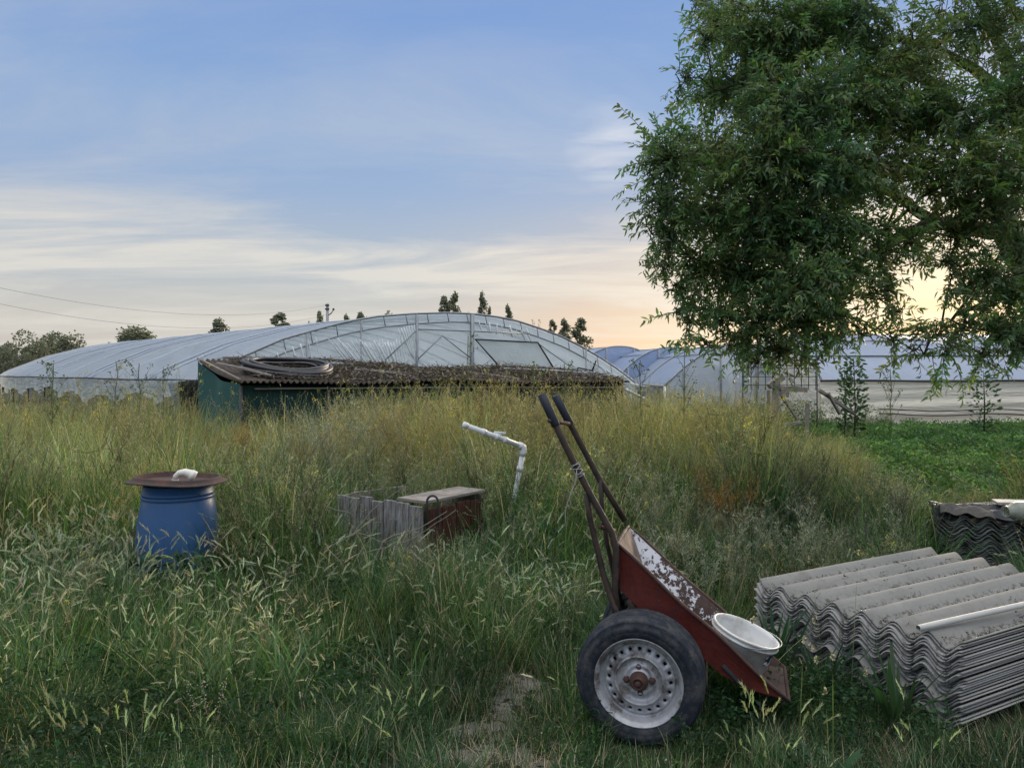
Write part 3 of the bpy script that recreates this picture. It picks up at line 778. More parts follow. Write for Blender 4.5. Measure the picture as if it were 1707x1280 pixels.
RT = .275; WID = .165
def wheel(name, v):
    w = empty(name, (0, v, 0)); w.parent = cart
    M = Matrix.Translation((0, 0, RT)) @ Matrix.Rotation(R(90), 4, 'X')     # lathe z -> -y (outwards)
    h = WID / 2
    a = MB(); prof = [(.186, h - .022), (.190, h - .006), (.197, h + .002), (.215, h + .008), (.222, h + .006), (.225, h + .009), (.242, h + .006), (.256, h - .006), (.259, h - .004), (.266, h - .018), (.2715, h - .032)]
    tread = []
    z = h - .034
    for k in range(5):
        tread += [(.2745 + .001 * (k in (1, 2, 3)), z), (.275 + .001 * (k == 2), z - .019), (.268, z - .0195), (.268, z - .0245)]; z -= .0252
    tread += [(.2715, -h + .032)]
    prof = prof + tread + [(r_, -z_) for r_, z_ in prof[:10][::-1]]
    a.lathe(prof, 96, M); a.build('tyre', M_tyre, w)
    rim = MB()
    rim.lathe([(.184, h - .030), (.189, h - .010), (.191, h - .004), (.1885, h - .001), (.1845, h - .004), (.181, h - .014), (.176, h - .017), (.172, h - .030), (.168, h - .045), (.164, h - .058), (.158, h - .064), (.153, h - .060), (.150, h - .056)], 96, M)
    rim.lathe([(.114, h - .043), (.109, h - .038), (.1055, h - .030), (.102, h - .028), (.0985, h - .031), (.096, h - .044), (.088, h - .052), (.074, h - .052), (.066, h - .044), (.058, h - .042), (.052, h - .048), (.044, h - .046), (.042, h - .036), (.0, h - .036)], 96, M)
    # disc ring with real holes
    NH = 20; r0, r1 = .114, .150; rm, rh = .1325, .0082; na = 20
    for k in range(NH):
        A0 = 2 * math.pi * k / NH; dA = math.pi / NH; outer = []; inner = []; back = []
        per = []
        q = na // 4
        for i in range(q): per.append((r0 + (r1 - r0) * i / q, dA))       # going round the sector border
        for i in range(q): per.append((r1, dA - 2 * dA * i / q))
        for i in range(q): per.append((r1 - (r1 - r0) * i / q, -dA))
        for i in range(q): per.append((r0, -dA + 2 * dA * i / q))
        for (rr_, ang) in per:
            zz = h - .043 - .013 * (rr_ - r0) / (r1 - r0)
            outer.append((rr_ * math.cos(A0 + ang), rr_ * math.sin(A0 + ang), zz))
            dx, dy = rr_ - rm, rm * ang; d_ = math.hypot(dx, dy)
            hx, hy = dx / d_ * rh, dy / d_ * rh * 1.05
            zz = h - .043 - .013 * (rm + hx - r0) / (r1 - r0)
            inner.append(((rm + hx) * math.cos(A0 + hy / rm), (rm + hx) * math.sin(A0 + hy / rm), zz))
            back.append(((rm + hx) * math.cos(A0 + hy / rm), (rm + hx) * math.sin(A0 + hy / rm), zz - .012))
        vs = [M @ Vector(p) for p in outer + inner + back]; m_ = len(per)
        rim.add(vs, [(i, (i + 1) % m_, m_ + (i + 1) % m_, m_ + i) for i in range(m_)] + [(m_ + i, m_ + (i + 1) % m_, 2 * m_ + (i + 1) % m_, 2 * m_ + i) for i in range(m_)])
    rim.lathe([(.184, h - .03), (.176, 0), (.178, -h + .03), (.19, -h + .01)], 64, M)
    ro = rim.build('rim', M_rim, w)
    a = MB(); a.lathe([(.15, h - .085), (.02, h - .085)], 40, M); a.build('drum', M_dark, w)
    a = MB(); a.lathe([(.041, h - .040), (.040, h - .022), (.034, h - .018), (.030, h - .014), (.027, h + .006), (.022, h + .010), (.020, h + .004), (.0, h + .003)], 32, M)
    hub = a.build('hub', M_rust, w)
    a = MB(); a.lathe([(.0125, h + .003), (.012, h + .012), (.006, h + .014), (.0, h + .014)], 12, M); a.build('axle_nut', M_rust, hub)
    for k in range(4):
        A = k * math.pi / 2 + .06; Mb = M @ Matrix.Translation((.056 * math.cos(A), .056 * math.sin(A), 0))
        a = MB()
        if k % 2 == 0: a.lathe([(.0155, h - .046), (.0155, h - .040), (.012, h - .030), (.006, h - .027), (.0, h - .027)], 6, Mb)
        else: a.lathe([(.0125, h - .045), (.011, h - .041), (.0075, h - .043), (.0, h - .046)], 16, Mb)
        a.build('wheel_bolt', M_rust, hub)
    a = MB(); Mv = M @ Matrix.Translation((.07 * math.cos(2.2), .165 * math.sin(2.2), 0))
    return w
wheel('wheel', 0.0); wf = wheel('wheel', .60)
a = MB(); a.tube([(0, .0, RT), (0, .60, RT)], .022, 12); a.build('axle', M_rust, cart)

# tray: outer red shell, inner flaking shell, rolled rim
vt0, vt1 = .125, .515; ins = .035
prof = [(1027, 905), (1031, 981), (1076, 1024), (1150, 1079), (1205, 1126), (1250, 1149), (1315, 1168)]
near = [L(px, py, vt0 + (0 if i in (0, 6) else ins)) for i, (px, py) in enumerate(prof)]
rimp = [near[0].lerp(near[6], i / 10) for i in range(11)]
for i, p in enumerate(rimp): p.z += .006 * math.sin(i * 1.3) * (0 < i < 10)
def tray(off):
    mb = MB(); q = []
    for side in (0, 1):
        row = []
        for i, p in enumerate(near):
            v = p.y if side == 0 else vt0 + vt1 - p.y
            v += off * (1 if side == 0 else -1)
            row.append(Vector((p.x, v, p.z)))
        q.append(row)
    if off:
        n_in = Vector((.62, 0, .78))
        for row in q:
            for i in range(1, 6): row[i] = row[i] + Vector((.55, 0, .83)) * off * 1.3
            row[0] = row[0] + Vector((off, 0, -off * .3))
    # side panels as strips between rim and lower edge
    for s_, row in enumerate(q):
        top = [row[0].lerp(row[6], t) for t in (0, .16, .36, .58, .78, .9)]
        bot = [row[1], row[2], row[3], row[4], row[5], row[5].lerp(row[6], .5)]
        for i in range(5):
            nsub = 6
            vs = []
            for j in range(nsub + 1):
                t = j / nsub
                for e, f_ in ((top[i], bot[i]), (top[i + 1], bot[i + 1])):
                    p = e.lerp(f_, t); vs.append(p + Vector((0, .006 * math.sin(3.1 * t) * (1 if s_ == 0 else -1), 0)))
            mb.add(vs, [(2 * j, 2 * j + 1, 2 * j + 3, 2 * j + 2) for j in range(nsub)])
        mb.add([top[5], row[6], bot[5]], [(0, 1, 2)])
    a_, b_ = q
    for i in range(5):
        mb.add([a_[i + 1], a_[i + 2], b_[i + 2], b_[i + 1]], [(0, 1, 2, 3)])
    mb.add([a_[0], a_[1], b_[1], b_[0]], [(0, 1, 2, 3)])
    return mb
tr = tray(0); tro = tr.build('tray', M_red, cart, smooth=False)
tray(.006).build('tray_lining', M_flake, cart, smooth=False)
nt0 = near[0] + Vector((.012, .012, -.004)); ft0 = Vector((near[0].x + .012, vt0 + vt1 - near[0].y - .012, near[0].z - .004))
a = MB(); a.add([nt0, ft0, ft0 + Vector((.075, -.03, -.20)), nt0 + Vector((.075, .03, -.20))], [(0, 1, 2, 3)])
a.build('end_panel', rusty('bare_tan_metal', (.24, .19, .155), (.08, .05, .04), .55, 8, .8, .15), cart, smooth=False)
far_rim = [Vector((p.x, vt0 + vt1 - p.y, p.z)) for p in rimp]
a = MB(); a.tube(rimp + far_rim[::-1], .0085, 8, closed=True); a.build('tray_rim', M_rust, cart)
a = MB(); a.bar(near[0] + Vector((.004, .0, -.004)), near[1] + Vector((-.004, 0, 0)), .01, .02); a.build('corner_seam', M_rust, cart)
a = MB(); a.bar(L(1205, 1108, .15), L(1238, 1143, .16), .02, .018); a.build('front_strut', M_dark, cart, bevel=.003)
# handles
def handle(p, grip_to, v0, v1, far=False):
    pts = [L(px, py, v0 + (v1 - v0) * i / (len(p) - 1)) for i, (px, py) in enumerate(p)]
    a = MB(); a.tube(pts, .0155, 10); h_ = a.build('handle', M_pole, cart)
    d = (pts[1] - pts[0]).normalized(); a = MB(); q0 = pts[0] - d * .01; q1 = q0 + d * grip_to
    a.tube([q0, q0 + d * .004, q0 + d * (grip_to * .5), q1 - d * .004, q1], [.015, .0205, .0205, .0205, .018], 14); a.build('grip', M_grip, h_)
    return pts
hn = handle([(904, 660), (940, 738), (985, 826), (1020, 888), (1027, 915), (1025, 985), (1030, 1028)], .165, .12, .10)
hf = handle([(927, 662), (950, 706), (1000, 800), (1042, 868)], .165, .385, .445)
a = MB(); pa = L(925, 701, .125); pb = L(949, 706, .38); a.tube([pa + Vector((-.02, -.03, 0)), pb], .010, 8); a.build('cross_bar', M_rust, cart)
a = MB(); a.tube([L(977, 822, .12), L(984, 865, .12), L(1005, 955, .11), L(1024, 1012, .09), L(1034, 1034, .07)], .0145, 8); a.build('brace', M_pole, cart)
a = MB(); a.tube([L(1001, 800, .42), L(1004, 850, .43), L(1012, 905, .45), L(1036, 1010, .5)], .012, 8); a.build('brace', M_pole, cart)
a = MB(); a.tube([L(1000, 878, .11), L(1024, 884, .44)], .010, 8); a.build('cross_bar', M_rust, cart)
a = MB(); a.tube([L(1030, 1020, .10), Vector((0, .12, RT))], .016, 8); a.tube([L(1046, 1000, .5), Vector((0, .5, RT))], .016, 8); a.build('axle_bracket', M_pole, cart)
# string on the near handle
cw = lambda p: cart.matrix_basis @ p
Mc = Matrix.Translation(P0) @ Matrix.Rotation(R(-17), 4, 'Z')
hp = hn[1].lerp(hn[2], .52); hd = (hn[2] - hn[1]).normalized()
a = MB(); x_ = hd.orthogonal().normalized(); y_ = hd.cross(x_); pts = []
for i in range(84):
    A = i * .52; pts.append(Mc @ (hp + hd * (.03 * math.sin(i * .15)) + (x_ * math.cos(A) + y_ * math.sin(A)) * .0195))
a.tube(pts, .0019, 5)
e0 = pts[-1]
for (dx, ln) in ((-.03, .17), (-.055, .26)):
    a.tube([e0 + Vector((dx * t * (1.3 - .3 * t) + .008 * math.sin(7 * t), -.005, -ln * t)) for t in [i / 10 for i in range(11)]], .0015, 5)
tag(a.build('string', simple('white_string', (.33, .33, .32), .9)), 'white string knotted round the near handle of the cart with loose ends', 'string')

# bucket lying in the tray tip
m = N('scuffed_white_plastic'); n = m.noise(8, 8, .7)
c = m.mix(m.ramp(n, [(.42, 0), (.72, 1)]), (.58, .59, .59), (.30, .285, .25)); c = m.mix(m.ramp(m.noise(22, 9, .8), [(.60, 0), (.68, .7)]), c, (.12, .11, .09)); M_bucket = m.end(m.bsdf(c, .45, 0, m.bump(m.noise(30), .1, .002), .45))
m = N('torn_label'); n = m.noise(24, 6, .6, sc=(1, 1, 1.5)); f = m.ramp(n, [(.47, 0), (.50, 1)])
c = m.mix(f, (.60, .60, .58), (.012, .02, .045)); M_label = m.end(m.bsdf(c, .6))
bc = Mc @ L(1243, 1054, .30)
axd = (Vector((math.sin(R(19)), -.10, math.cos(R(19))))).normalized()
bk = empty('bucket', bc - axd * .16); tag(bk, 'scuffed white plastic bucket with a torn label leaning in the cart tray', 'bucket')
Mb = axd.to_track_quat('Z', 'Y').to_matrix().to_4x4(); HB = .17; rb0, rb1 = .130, .146
a = MB(); a.lathe([(0, .0), (rb0 - .004, 0), (rb0, .006), (rb0 + (rb1 - rb0) * .82, HB * .82), (rb1 + .007, HB * .84), (rb1 + .009, HB * .88), (rb1 + .001, HB * .89), (rb1 + .004, HB * .95), (rb1 + .008, HB * .96), (rb1 + .008, HB), (rb1 + .002, HB + .003), (rb1 - .003, HB), (rb1 - .006, HB * .9), (rb0 - .004, .01), (0, .008)], 56, Mb); a.build('bucket_body', M_bucket, bk)
a = MB()
def lab_(u, v):
    A = R(-130) + R(105) * u; z = HB * (.46 + .30 * v); r_ = rb0 + (rb1 - rb0) * (z / HB) + .0012
    return (Mb @ Vector((r_ * math.cos(A), r_ * math.sin(A), z)))
a.grid(24, 6, lab_); a.build('torn_label', M_label, bk)
a = MB(); pts = [Mb @ Vector(((rb1 + .012) * math.cos(A), (rb1 + .012) * math.sin(A), HB * .86 - .035 * math.sin(A * 1.0))) for A in [R(180 + 180 * i / 20) for i in range(21)]]
a.tube(pts, .0025, 6); a.build('wire_handle', M_galv, bk)

# ================================================================== CORRUGATED SHEETS
def sheetmat(name, c0, c1, dirt):
    m = N(name)
    n = m.noise(2.0, 7, .65); st = m.noise(3, 6, .7, sc=(1, 40, 6)); fine = m.noise(120, 3, .6)
    c = m.mix(n, c0, c1); c = m.mix(m.math('MULTIPLY', m.ramp(st, [(.4, 0), (.75, 1)]), .25), c, (.55, .54, .52))
    sp = m.n('ShaderNodeSeparateXYZ'); m.t.links.new(m.tc.outputs['Object'], sp.inputs[0])
    val = m.ramp(sp.outputs[2], [(0, 1), (.018, .9), (.034, .35), (1, .12)])      # dirt gathers in the troughs
    d = m.ramp(m.math('ADD', m.noise(34, 8, .8), m.math('MULTIPLY', val, .12)), [(.61, 0), (.67, 1)])
    dd = m.math('MULTIPLY', d, val)
    c = m.mix(m.math('MULTIPLY', dd, dirt), c, (.035, .032, .026))
    c = m.mix(m.math('MULTIPLY', m.ramp(m.noise(4.5, 6, .7), [(.55, 0), (.7, 1)]), .35), c, (.14, .14, .11))
    info = m.n('ShaderNodeObjectInfo'); k = m.ramp(info.outputs['Random'], [(0, .62), (1, 1.18)])
    c = m.mix(1.0, c, k, 'MULTIPLY')
    return m.end(m.bsdf(c, .9, 0, m.bump(fine, .3, .003), .2))
M_sheet = sheetmat('fibre_cement', (.23, .228, .212), (.42, .41, .38), .75)
M_sheetd = sheetmat('dark_fibre_cement', (.10, .105, .10), (.19, .195, .19), .6)
WP = .167; WA = .028
def sheet_mesh(nw, length, th=.0062, crest0=True, seed=0):
    rs_ = random.Random(seed); chips = [(rs_.choice((0, 1)), rs_.uniform(0, nw * WP) if rs_.random() < .6 else rs_.choice((0, nw * WP)), rs_.uniform(.012, .05), rs_.uniform(.008, .04)) for _ in range(4)]
    ph0 = rs_.uniform(0, 6)
    mb = MB(); nx = nw * 12; ny = 6; Wd = nw * WP; top = []; rows = []
    for dz in (0, -th):
        for j in range(ny + 1):
            for i in range(nx + 1):
                x = Wd * i / nx; ph = 2 * math.pi * x / WP + (0 if crest0 else math.pi)
                sl = -math.sin(ph); nrm = 1 / math.sqrt(1 + (WA * 2 * math.pi / WP * sl) ** 2)
                lx = length * j / ny
                if j in (0, ny):
                    c_ = .0025 * math.sin(x * 37 + ph0) + .002 * math.sin(x * 91 + ph0 * 3)
                    for (e_, cx_, cw_, cd_) in chips:
                        if e_ == (j > 0) and abs(x - cx_) < cw_: c_ += cd_ * (1 - abs(x - cx_) / cw_) ** .6
                    lx += c_ if j == 0 else -c_
                mb.v.append((lx, -x, WA * (1 + math.cos(ph)) + dz / nrm))
    st = (nx + 1) * (ny + 1)
    for j in range(ny):
        for i in range(nx):
            a_ = j * (nx + 1) + i; b_ = a_ + 1; c_ = a_ + nx + 2; d_ = a_ + nx + 1
            mb.f.append((a_, b_, c_, d_)); mb.f.append((st + d_, st + c_, st + b_, st + a_))
    for j in (0, ny):
        for i in range(nx):
            a_ = j * (nx + 1) + i; mb.f.append((a_, a_ + 1, st + a_ + 1, st + a_) if j else (a_ + 1, a_, st + a_, st + a_ + 1))
    for i in (0, nx):
        for j in range(ny):
            a_ = j * (nx + 1) + i; b_ = a_ + nx + 1; mb.f.append((a_, b_, st + b_, st + a_) if i == 0 else (b_, a_, st + a_, st + b_))
    me = bpy.data.meshes.new('corrugated_sheet'); me.from_pydata(mb.v, [], mb.f); me.update()
    me.polygons.foreach_set('use_smooth', [True] * len(me.polygons))
    me.shade_smooth() if hasattr(me, 'shade_smooth') else None
    return me
def stack(org, ang, nw, length, count, step, mat, labs, group, seed, z0=.02, lean=0.0, base_missing=None):
    r_ = random.Random(seed); mes = [sheet_mesh(nw, length, seed=seed + i) for i in range(6)]; [q_.materials.append(mat) for q_ in mes]
    for k in range(count):
        o = bpy.data.objects.new('corrugated_sheet', mes[r_.randrange(6)]); COL.objects.link(o)
        q = Vector((r_.gauss(0, .008) + (r_.random() < .25) * r_.uniform(-.03, .025), r_.gauss(0, .006), 0))
        Mz = Matrix.Rotation(ang, 3, 'Z')
        o.location = Vector(org) + Mz @ q + Vector((0, 0, z0 + k * step + r_.uniform(-.0012, .0012)))
        o.rotation_euler = (r_.gauss(0, .0015), r_.gauss(0, .0012) + lean, ang + r_.gauss(0, .003))
        ORD = 'second third fourth fifth sixth seventh eighth ninth tenth eleventh twelfth thirteenth fourteenth fifteenth sixteenth'.split()
        kt = count - 1 - k
        if kt == 0: lab = labs[0]
        elif k == 0: lab = labs[2]
        elif kt <= count // 2: lab = labs[1] % (ORD[kt - 1] + ' from the top')
        else: lab = labs[1] % (ORD[k - 1] + ' from the bottom')
        tag(o, lab, 'roofing sheet', group)
        for p in o.data.polygons[:0]: pass
    return o
NS = 29; STP = .0128; ZT = .02 + (NS - 1) * STP
P1 = Vector((XX(1259, 4.36), 4.36, 0)); ang1 = R(29.5)
e2 = Vector((math.cos(ang1), math.sin(ang1), 0)); e1 = Vector((e2.y, -e2.x, 0))
stack(P1, ang1, 7, 1.62, NS, STP, M_sheet,
      ('topmost light grey corrugated sheet of the big stack, under the long pipe', 'grey corrugated sheet %s of the big stack beside the cart', 'lowest grey corrugated sheet of the big stack, half sunk in grass'),
      'corrugated sheets in the big stack beside the cart', 5)
BO = Vector((XX(1566, 5.85), 5.85, 0)); ang2 = R(68)
stack(BO, ang2, 7, .55, 28, .0165, M_sheetd,
      ('dark grey corrugated sheet on top of the far stack, directly under the black tarpaulin', 'dark corrugated sheet %s of the far stack under the tarpaulin', 'lowest dark corrugated sheet of the far stack behind the big stack'),
      'dark corrugated sheets in the far stack', 9)
# long pole on the stack
pz_ = ZT + 2 * WA + .016
a = MB(); pA = P1 + e1 * 1.005 + e2 * (-.06); pA.z = pz_ + .006; pts = [pA + (e2 * .995 + e1 * .10 * .8).normalized() * t + Vector((0, 0, .012 * math.sin(t * 1.4))) for t in [i * .2 for i in range(11)]]
Mt = simple('grey_plastic_pipe', (.40, .40, .38), .6, var=.3, scale=6)
n = 14
a.tube(pts, .0145, n, cap=False); a.tube([p for p in pts], .0115, n, cap=False)
a.lathe([(.0115, 0), (.0145, 0)], n, Matrix.Translation(pts[0]) @ (pts[1] - pts[0]).to_track_quat('Z', 'Y').to_matrix().to_4x4())
tag(a.build('plastic_pipe', Mt), 'long thin grey pipe lying along the top of the big corrugated stack', 'pipe')
n = 480; uu = rng.uniform(.02, 1.55, n); kk = rng.integers(0, 7, n); ww = (kk + .5) * WP + rng.normal(0, .016, n); ww = np.where(rng.random(n) < .15, rng.uniform(0, 7 * WP, n), ww)
ls = T_litter = []
for q_ in range(3):
    t = T()
    for i in range(9):
        p = rng.normal(0, .012, 3); p[2] = abs(p[2]) * .25
        if rng.random() < .7: t.leaf(p, rng.normal(size=3) * (1, 1, .3), rng.uniform(.006, .018), .005, jit((.035, .03, .022), .5))
        else: d = rng.normal(size=3) * (1, 1, .1); d /= np.linalg.norm(d); t.stick(p, p + d * rng.uniform(.02, .06), .0012, .0006, jit((.12, .10, .07), .4))
    ls.append(t.done())
pp_ = np.array([tuple(P1 + e2 * float(a_) + e1 * float(b_) + Vector((0, 0, ZT + WA * (1 + math.cos(2 * math.pi * b_ / WP)) + .001))) for a_, b_ in zip(uu, ww)])
tag(scatter('roof_litter', ls, pp_, rng.uniform(.5, 1.3, n), M_grass, np.ones((n, 3)), .03), kind='stuff')
# tarpaulin, board and jar on the far stack
ZB = .02 + 27 * .0165 + 2 * WA
f2 = Vector((math.cos(ang2), math.sin(ang2), 0)); f1 = Vector((f2.y, -f2.x, 0))
m = N('black_tarpaulin'); n = m.noise(6, 6, .6); c = m.mix(m.ramp(n, [(.4, 0), (.75, 1)]), (.012, .014, .020), (.045, .05, .06))
M_tarp = m.end(m.bsdf(c, .55, 0, m.bump(m.noise(9, 7, .6, dist=1.0), .9, .03), .5))
def tarpf(u, v):
    p = BO + f1 * (-.02 + 1.25 * u) + f2 * (-.045 + .06 * math.sin(9 * u) * (1 - v) + .58 * v)
    z = ZB + .022 + .014 * math.sin(13 * u + 4 * v) + .013 * math.sin(29 * u + 9 * v) * (1 - v) + .016 * math.sin(17 * v + 6 * u)
    if v < .08: z -= .035 + .03 * math.sin(8 * u + 1)
    p.z = z; return p
a = MB(); a.grid(90, 40, tarpf); tag(a.build('tarpaulin', M_tarp, solid=.004), 'crumpled black tarpaulin spread over the far dark stack of sheets', 'tarpaulin')
def clothf(u, v):
    p = BO + f1 * (.0 + .36 * u) + f2 * (-.05 + .30 * v)
    p.z = ZB + .055 + .012 * math.sin(16 * u + 5 * v) + .012 * math.sin(11 * v + 3 * u) - .035 * (v < .1) - .02 * u; return p
a = MB(); a.grid(40, 20, clothf); tag(a.build('sacking', simple('grey_sacking', (.11, .10, .09), .95, var=.5, scale=18, bump=.5), solid=.004), 'crumpled grey brown sacking on the left corner of the black tarpaulin', 'sacking')
a = MB(); q = BO + f1 * .42 + f2 * .36; q2 = BO + f1 * 1.6 + f2 * .44
a.bar(q + Vector((0, 0, ZB + .07)), q2 + Vector((0, 0, ZB + .10)), .16, .018)
tag(a.build('white_board', simple('white_board', (.42, .40, .37), .7), smooth=False, bevel=.003), 'pale board lying across the black tarpaulin behind the glass jar', 'board')
jb = U(1676, 853, 5.45); jd = Vector((.98, .16, .03)).normalized()
Mj = Matrix.Translation((jb.x, jb.y, jb.z)) @ jd.to_track_quat('Z', 'Y').to_matrix().to_4x4()
m = N('dusty_glass'); gl = m.n('ShaderNodeBsdfGlass'); gl.inputs['Roughness'].default_value = .12; gl.inputs['IOR'].default_value = 1.35
m.put(gl.inputs['Color'], (.85, .92, .86)); df = m.bsdf(m.mix(m.noise(9, 6), (.30, .31, .26), (.48, .48, .42)), .5)
M_glass = m.end(m.mixs(m.ramp(m.noise(7, 7, .7), [(.3, .3), (.7, .7)]), gl.outputs[0], df))
a = MB(); a.lathe([(.037, 0), (.041, .001), (.041, .010), (.037, .012), (.037, .02), (.041, .024), (.041, .034), (.038, .04), (.058, .065), (.062, .08), (.062, .25), (.056, .265), (.0, .268)], 40, Mj)
tag(a.build('glass_jar', M_glass, solid=.004), 'big dusty glass jar lying on its side on the black tarpaulin', 'jar')

# ================================================================== BLUE BARREL
BY = 5.5; bpos = Vector((XX(297, BY), BY, 0))
bar = empty('barrel', bpos); bar.scale = (.955, .955, 1); tag(bar, 'blue plastic barrel standing in tall grass under a rusty metal disc', 'barrel')
m = N('blue_plastic'); n = m.noise(3, 6, .6); c = m.mix(n, (.018, .075, .20), (.032, .115, .28)); c = m.mix(m.ramp(m.noise(12, 8, .75), [(.58, 0), (.75, .45)]), c, (.14, .16, .18)); sv = m.noise(9, 6, .7, sc=(3, 3, .35)); c = m.mix(m.ramp(sv, [(.50, 0), (.72, .5)]), c, (.09, .10, .10))
M_blue = m.end(m.bsdf(c, .42, 0, m.bump(m.noise(14), .1, .01), .5))
a = MB(); a.lathe([(0, 0), (.24, 0), (.262, .02), (.275, .10), (.288, .30), (.288, .44), (.276, .56), (.262, .64), (.250, .695), (.2455, .705), (.2455, .735), (.252, .74), (.2525, .752), (.2455, .757), (.243, .80), (.225, .81), (.0, .81)], 64); a.build('barrel_body', M_blue, bar)
a = MB(); a.lathe([(.2465, .708), (.254, .711), (.254, .729), (.2465, .732)], 64); a.build('neck_ring', M_blue, bar)
dz0 = .825
Md = Matrix.Translation(bpos + Vector((-.006, 0, dz0))) @ Matrix.Rotation(R(1.6), 4, 'Y') @ Matrix.Rotation(R(-1.5), 4, 'X')
M_rustdisc = rusty('rusty_disc', (.040, .028, .027), (.075, .042, .034), .5, 11, .75)
Md = Md @ Matrix.Scale(.95, 4)
a = MB(); a.lathe([(0, .002), (.283, .002), (.288, .006), (.292, .034), (.297, .040), (.303, .036), (.307, .020), (.350, .008), (.357, .004), (.355, -.003), (.30, -.004), (.0, -.004)], 72, Md)
for i, v in enumerate(a.v): a.v[i] = (v[0], v[1], v[2] + .006 * math.sin(3 * math.atan2(v[1] - bpos.y, v[0] - bpos.x) + 1) * ((Vector((v[0], v[1], 0)) - Vector((bpos.x, bpos.y, 0))).length / .35) ** 2)
tag(a.build('metal_disc', M_rustdisc), 'round rusty metal disc with a raised ring lying on the blue barrel', 'metal disc')
# white pipe elbow on the disc
ec = U(303, 798, 5.38); ec.z = dz0 + .05
el_ = empty('pipe_fitting', ec); tag(el_, 'white plastic pipe elbow lying on the rusty disc', 'pipe fitting')
M_pvc = simple('white_pvc', (.66, .64, .58), .4, var=.15, scale=9)
a = MB(); pts = [Vector((.0 + .05 * math.cos(A), .01, -.03 + .045 * math.sin(A))) for A in [R(180 - i * 10) for i in range(13)]]; pts = [pts[0] - Vector((0, 0, .008))] + pts + [pts[-1] + Vector((.035, 0, -.02))]
a = MB(); a.tube([Vector((-.045, 0, -.025)), Vector((-.042, 0, .0)), Vector((-.018, 0, .022)), Vector((.015, .01, .026)), Vector((.05, .02, .012)), Vector((.075, .025, -.002))], [.017, .019, .021, .027, .032, .034], 20); a.build('elbow', M_pvc, el_)
a = MB(); a.tube([Vector((-.046, 0, -.034)), Vector((-.045, 0, -.018))], .0235, 20, cap=False); a.tube([Vector((.052, .02, .011)), Vector((.082, .026, -.005))], .037, 20); a.build('collar', M_pvc, el_)
a = MB(); a.tube([bpos + Vector((-.20, -.17, dz0 + .026)), bpos + Vector((-.12, -.2, dz0 + .024)), bpos + Vector((-.06, -.215, dz0 + .023))], .006, 6)
tag(a.build('stick', M_lath), 'short pale stick lying on the rusty disc left of the white elbow', 'stick')

# ================================================================== WOODEN BOX
wy = 5.75
A0 = Vector((XX(562, 5.95), 5.95, 0)); A1 = Vector((XX(705, 5.45), 5.45, 0)); A2 = Vector((XX(805, 6.0), 6.0, 0))
wb = empty('wooden_box', A0); tag(wb, 'weathered wooden box with whitish front boards and a dark red side, sunk in grass', 'wooden box')
ht = .675; m = N('peeling_white_boards'); n = m.noise(6, 9, .75, sc=(6, 6, .8)); c = m.mix(m.ramp(n, [(.38, 0), (.66, 1)]), (.085, .070, .062), (.36, .36, .365)); M_peel = m.end(m.bsdf(c, .9, 0, m.bump(n, .7, .01), .1))
def boards(A, B, n, mat, name, z0=-.0, z1=ht, th=.022):
    rr2 = random.Random(n)
    for k in range(n):
        p = A.lerp(B, (k + .03) / n); q = A.lerp(B, (k + .97) / n)
        mb = MB(); z = z1 + rr2.uniform(-.028, .012)
        d = (q - p).normalized(); nn = Vector((d.y, -d.x, 0)) * th / 2
        mb.add([p - nn + Vector((0, 0, z0)), q - nn + Vector((0, 0, z0)), q + nn + Vector((0, 0, z0)), p + nn + Vector((0, 0, z0)),
                p - nn + Vector((0, 0, z)), q - nn + Vector((0, 0, z)), q + nn + Vector((0, 0, z)), p + nn + Vector((0, 0, z))],
               [(0, 3, 2, 1), (4, 5, 6, 7), (0, 1, 5, 4), (1, 2, 6, 5), (2, 3, 7, 6), (3, 0, 4, 7)])
        mb.build(name, mat, wb, smooth=False, bevel=.003)
O = A0
boards(A0 - O, A1 - O, 7, M_peel, 'front_board'); boards(A1 - O + Vector((.02, .012, 0)), A2 - O, 4, M_brownwood, 'side_board', 0, ht - .03)
A3 = A0 + (A2 - A1); boards(A2 - O, A3 - O, 6, M_wood, 'back_board', 0, ht - .03); boards(A3 - O, A0 - O, 5, M_wood, 'side_board', 0, ht - .03)
a = MB(); i0, i1, i2, i3 = [p - O for p in (A0, A1, A2, A3)]
lid = lambda z, k: [Vector((p.x, p.y, z)) + (p - (i0 + i2) / 2) * k for p in (i0.lerp(i1, .68), i1, i2, i3.lerp(i2, .68))]
a.add(lid(ht - .026, .0) + lid(ht - .003, .0), [(0, 3, 2, 1), (4, 5, 6, 7), (0, 1, 5, 4), (1, 2, 6, 5), (2, 3, 7, 6), (3, 0, 4, 7)])
for i, v in enumerate(a.v): a.v[i] = tuple(Vector(v) + Vector((.02, .01, .018)))
a.build('lid', M_wood, wb, smooth=False, bevel=.004)
a = MB(); a.add([Vector((p.x, p.y, .53)) for p in (i0, i1, i2, i3)], [(0, 1, 2, 3)]); a.build('soil_fill', M_soil, wb, smooth=False)
BOXIN = [(float(u_), float(v_)) for u_, v_ in zip(rng.uniform(.08, .66, 46), rng.uniform(.08, .92, 46))]
hz = U(721, 826, 5.42)
a = MB(); c0 = hz - O; pts = [c0 + Vector((-.038, 0, -.22)), c0 + Vector((-.038, 0, -.05))] + [c0 + Vector((.038 * math.cos(R(180 - i * 18)), 0, -.04 + .04 * math.sin(R(i * 18)))) for i in range(11)] + [c0 + Vector((.038, 0, -.05)), c0 + Vector((.038, 0, -.2))]
a.tube(pts, .0085, 8); a.build('iron_handle', M_dark, wb)
M_twig = simple('dead_twig', (.15, .14, .115), .9, var=.4)
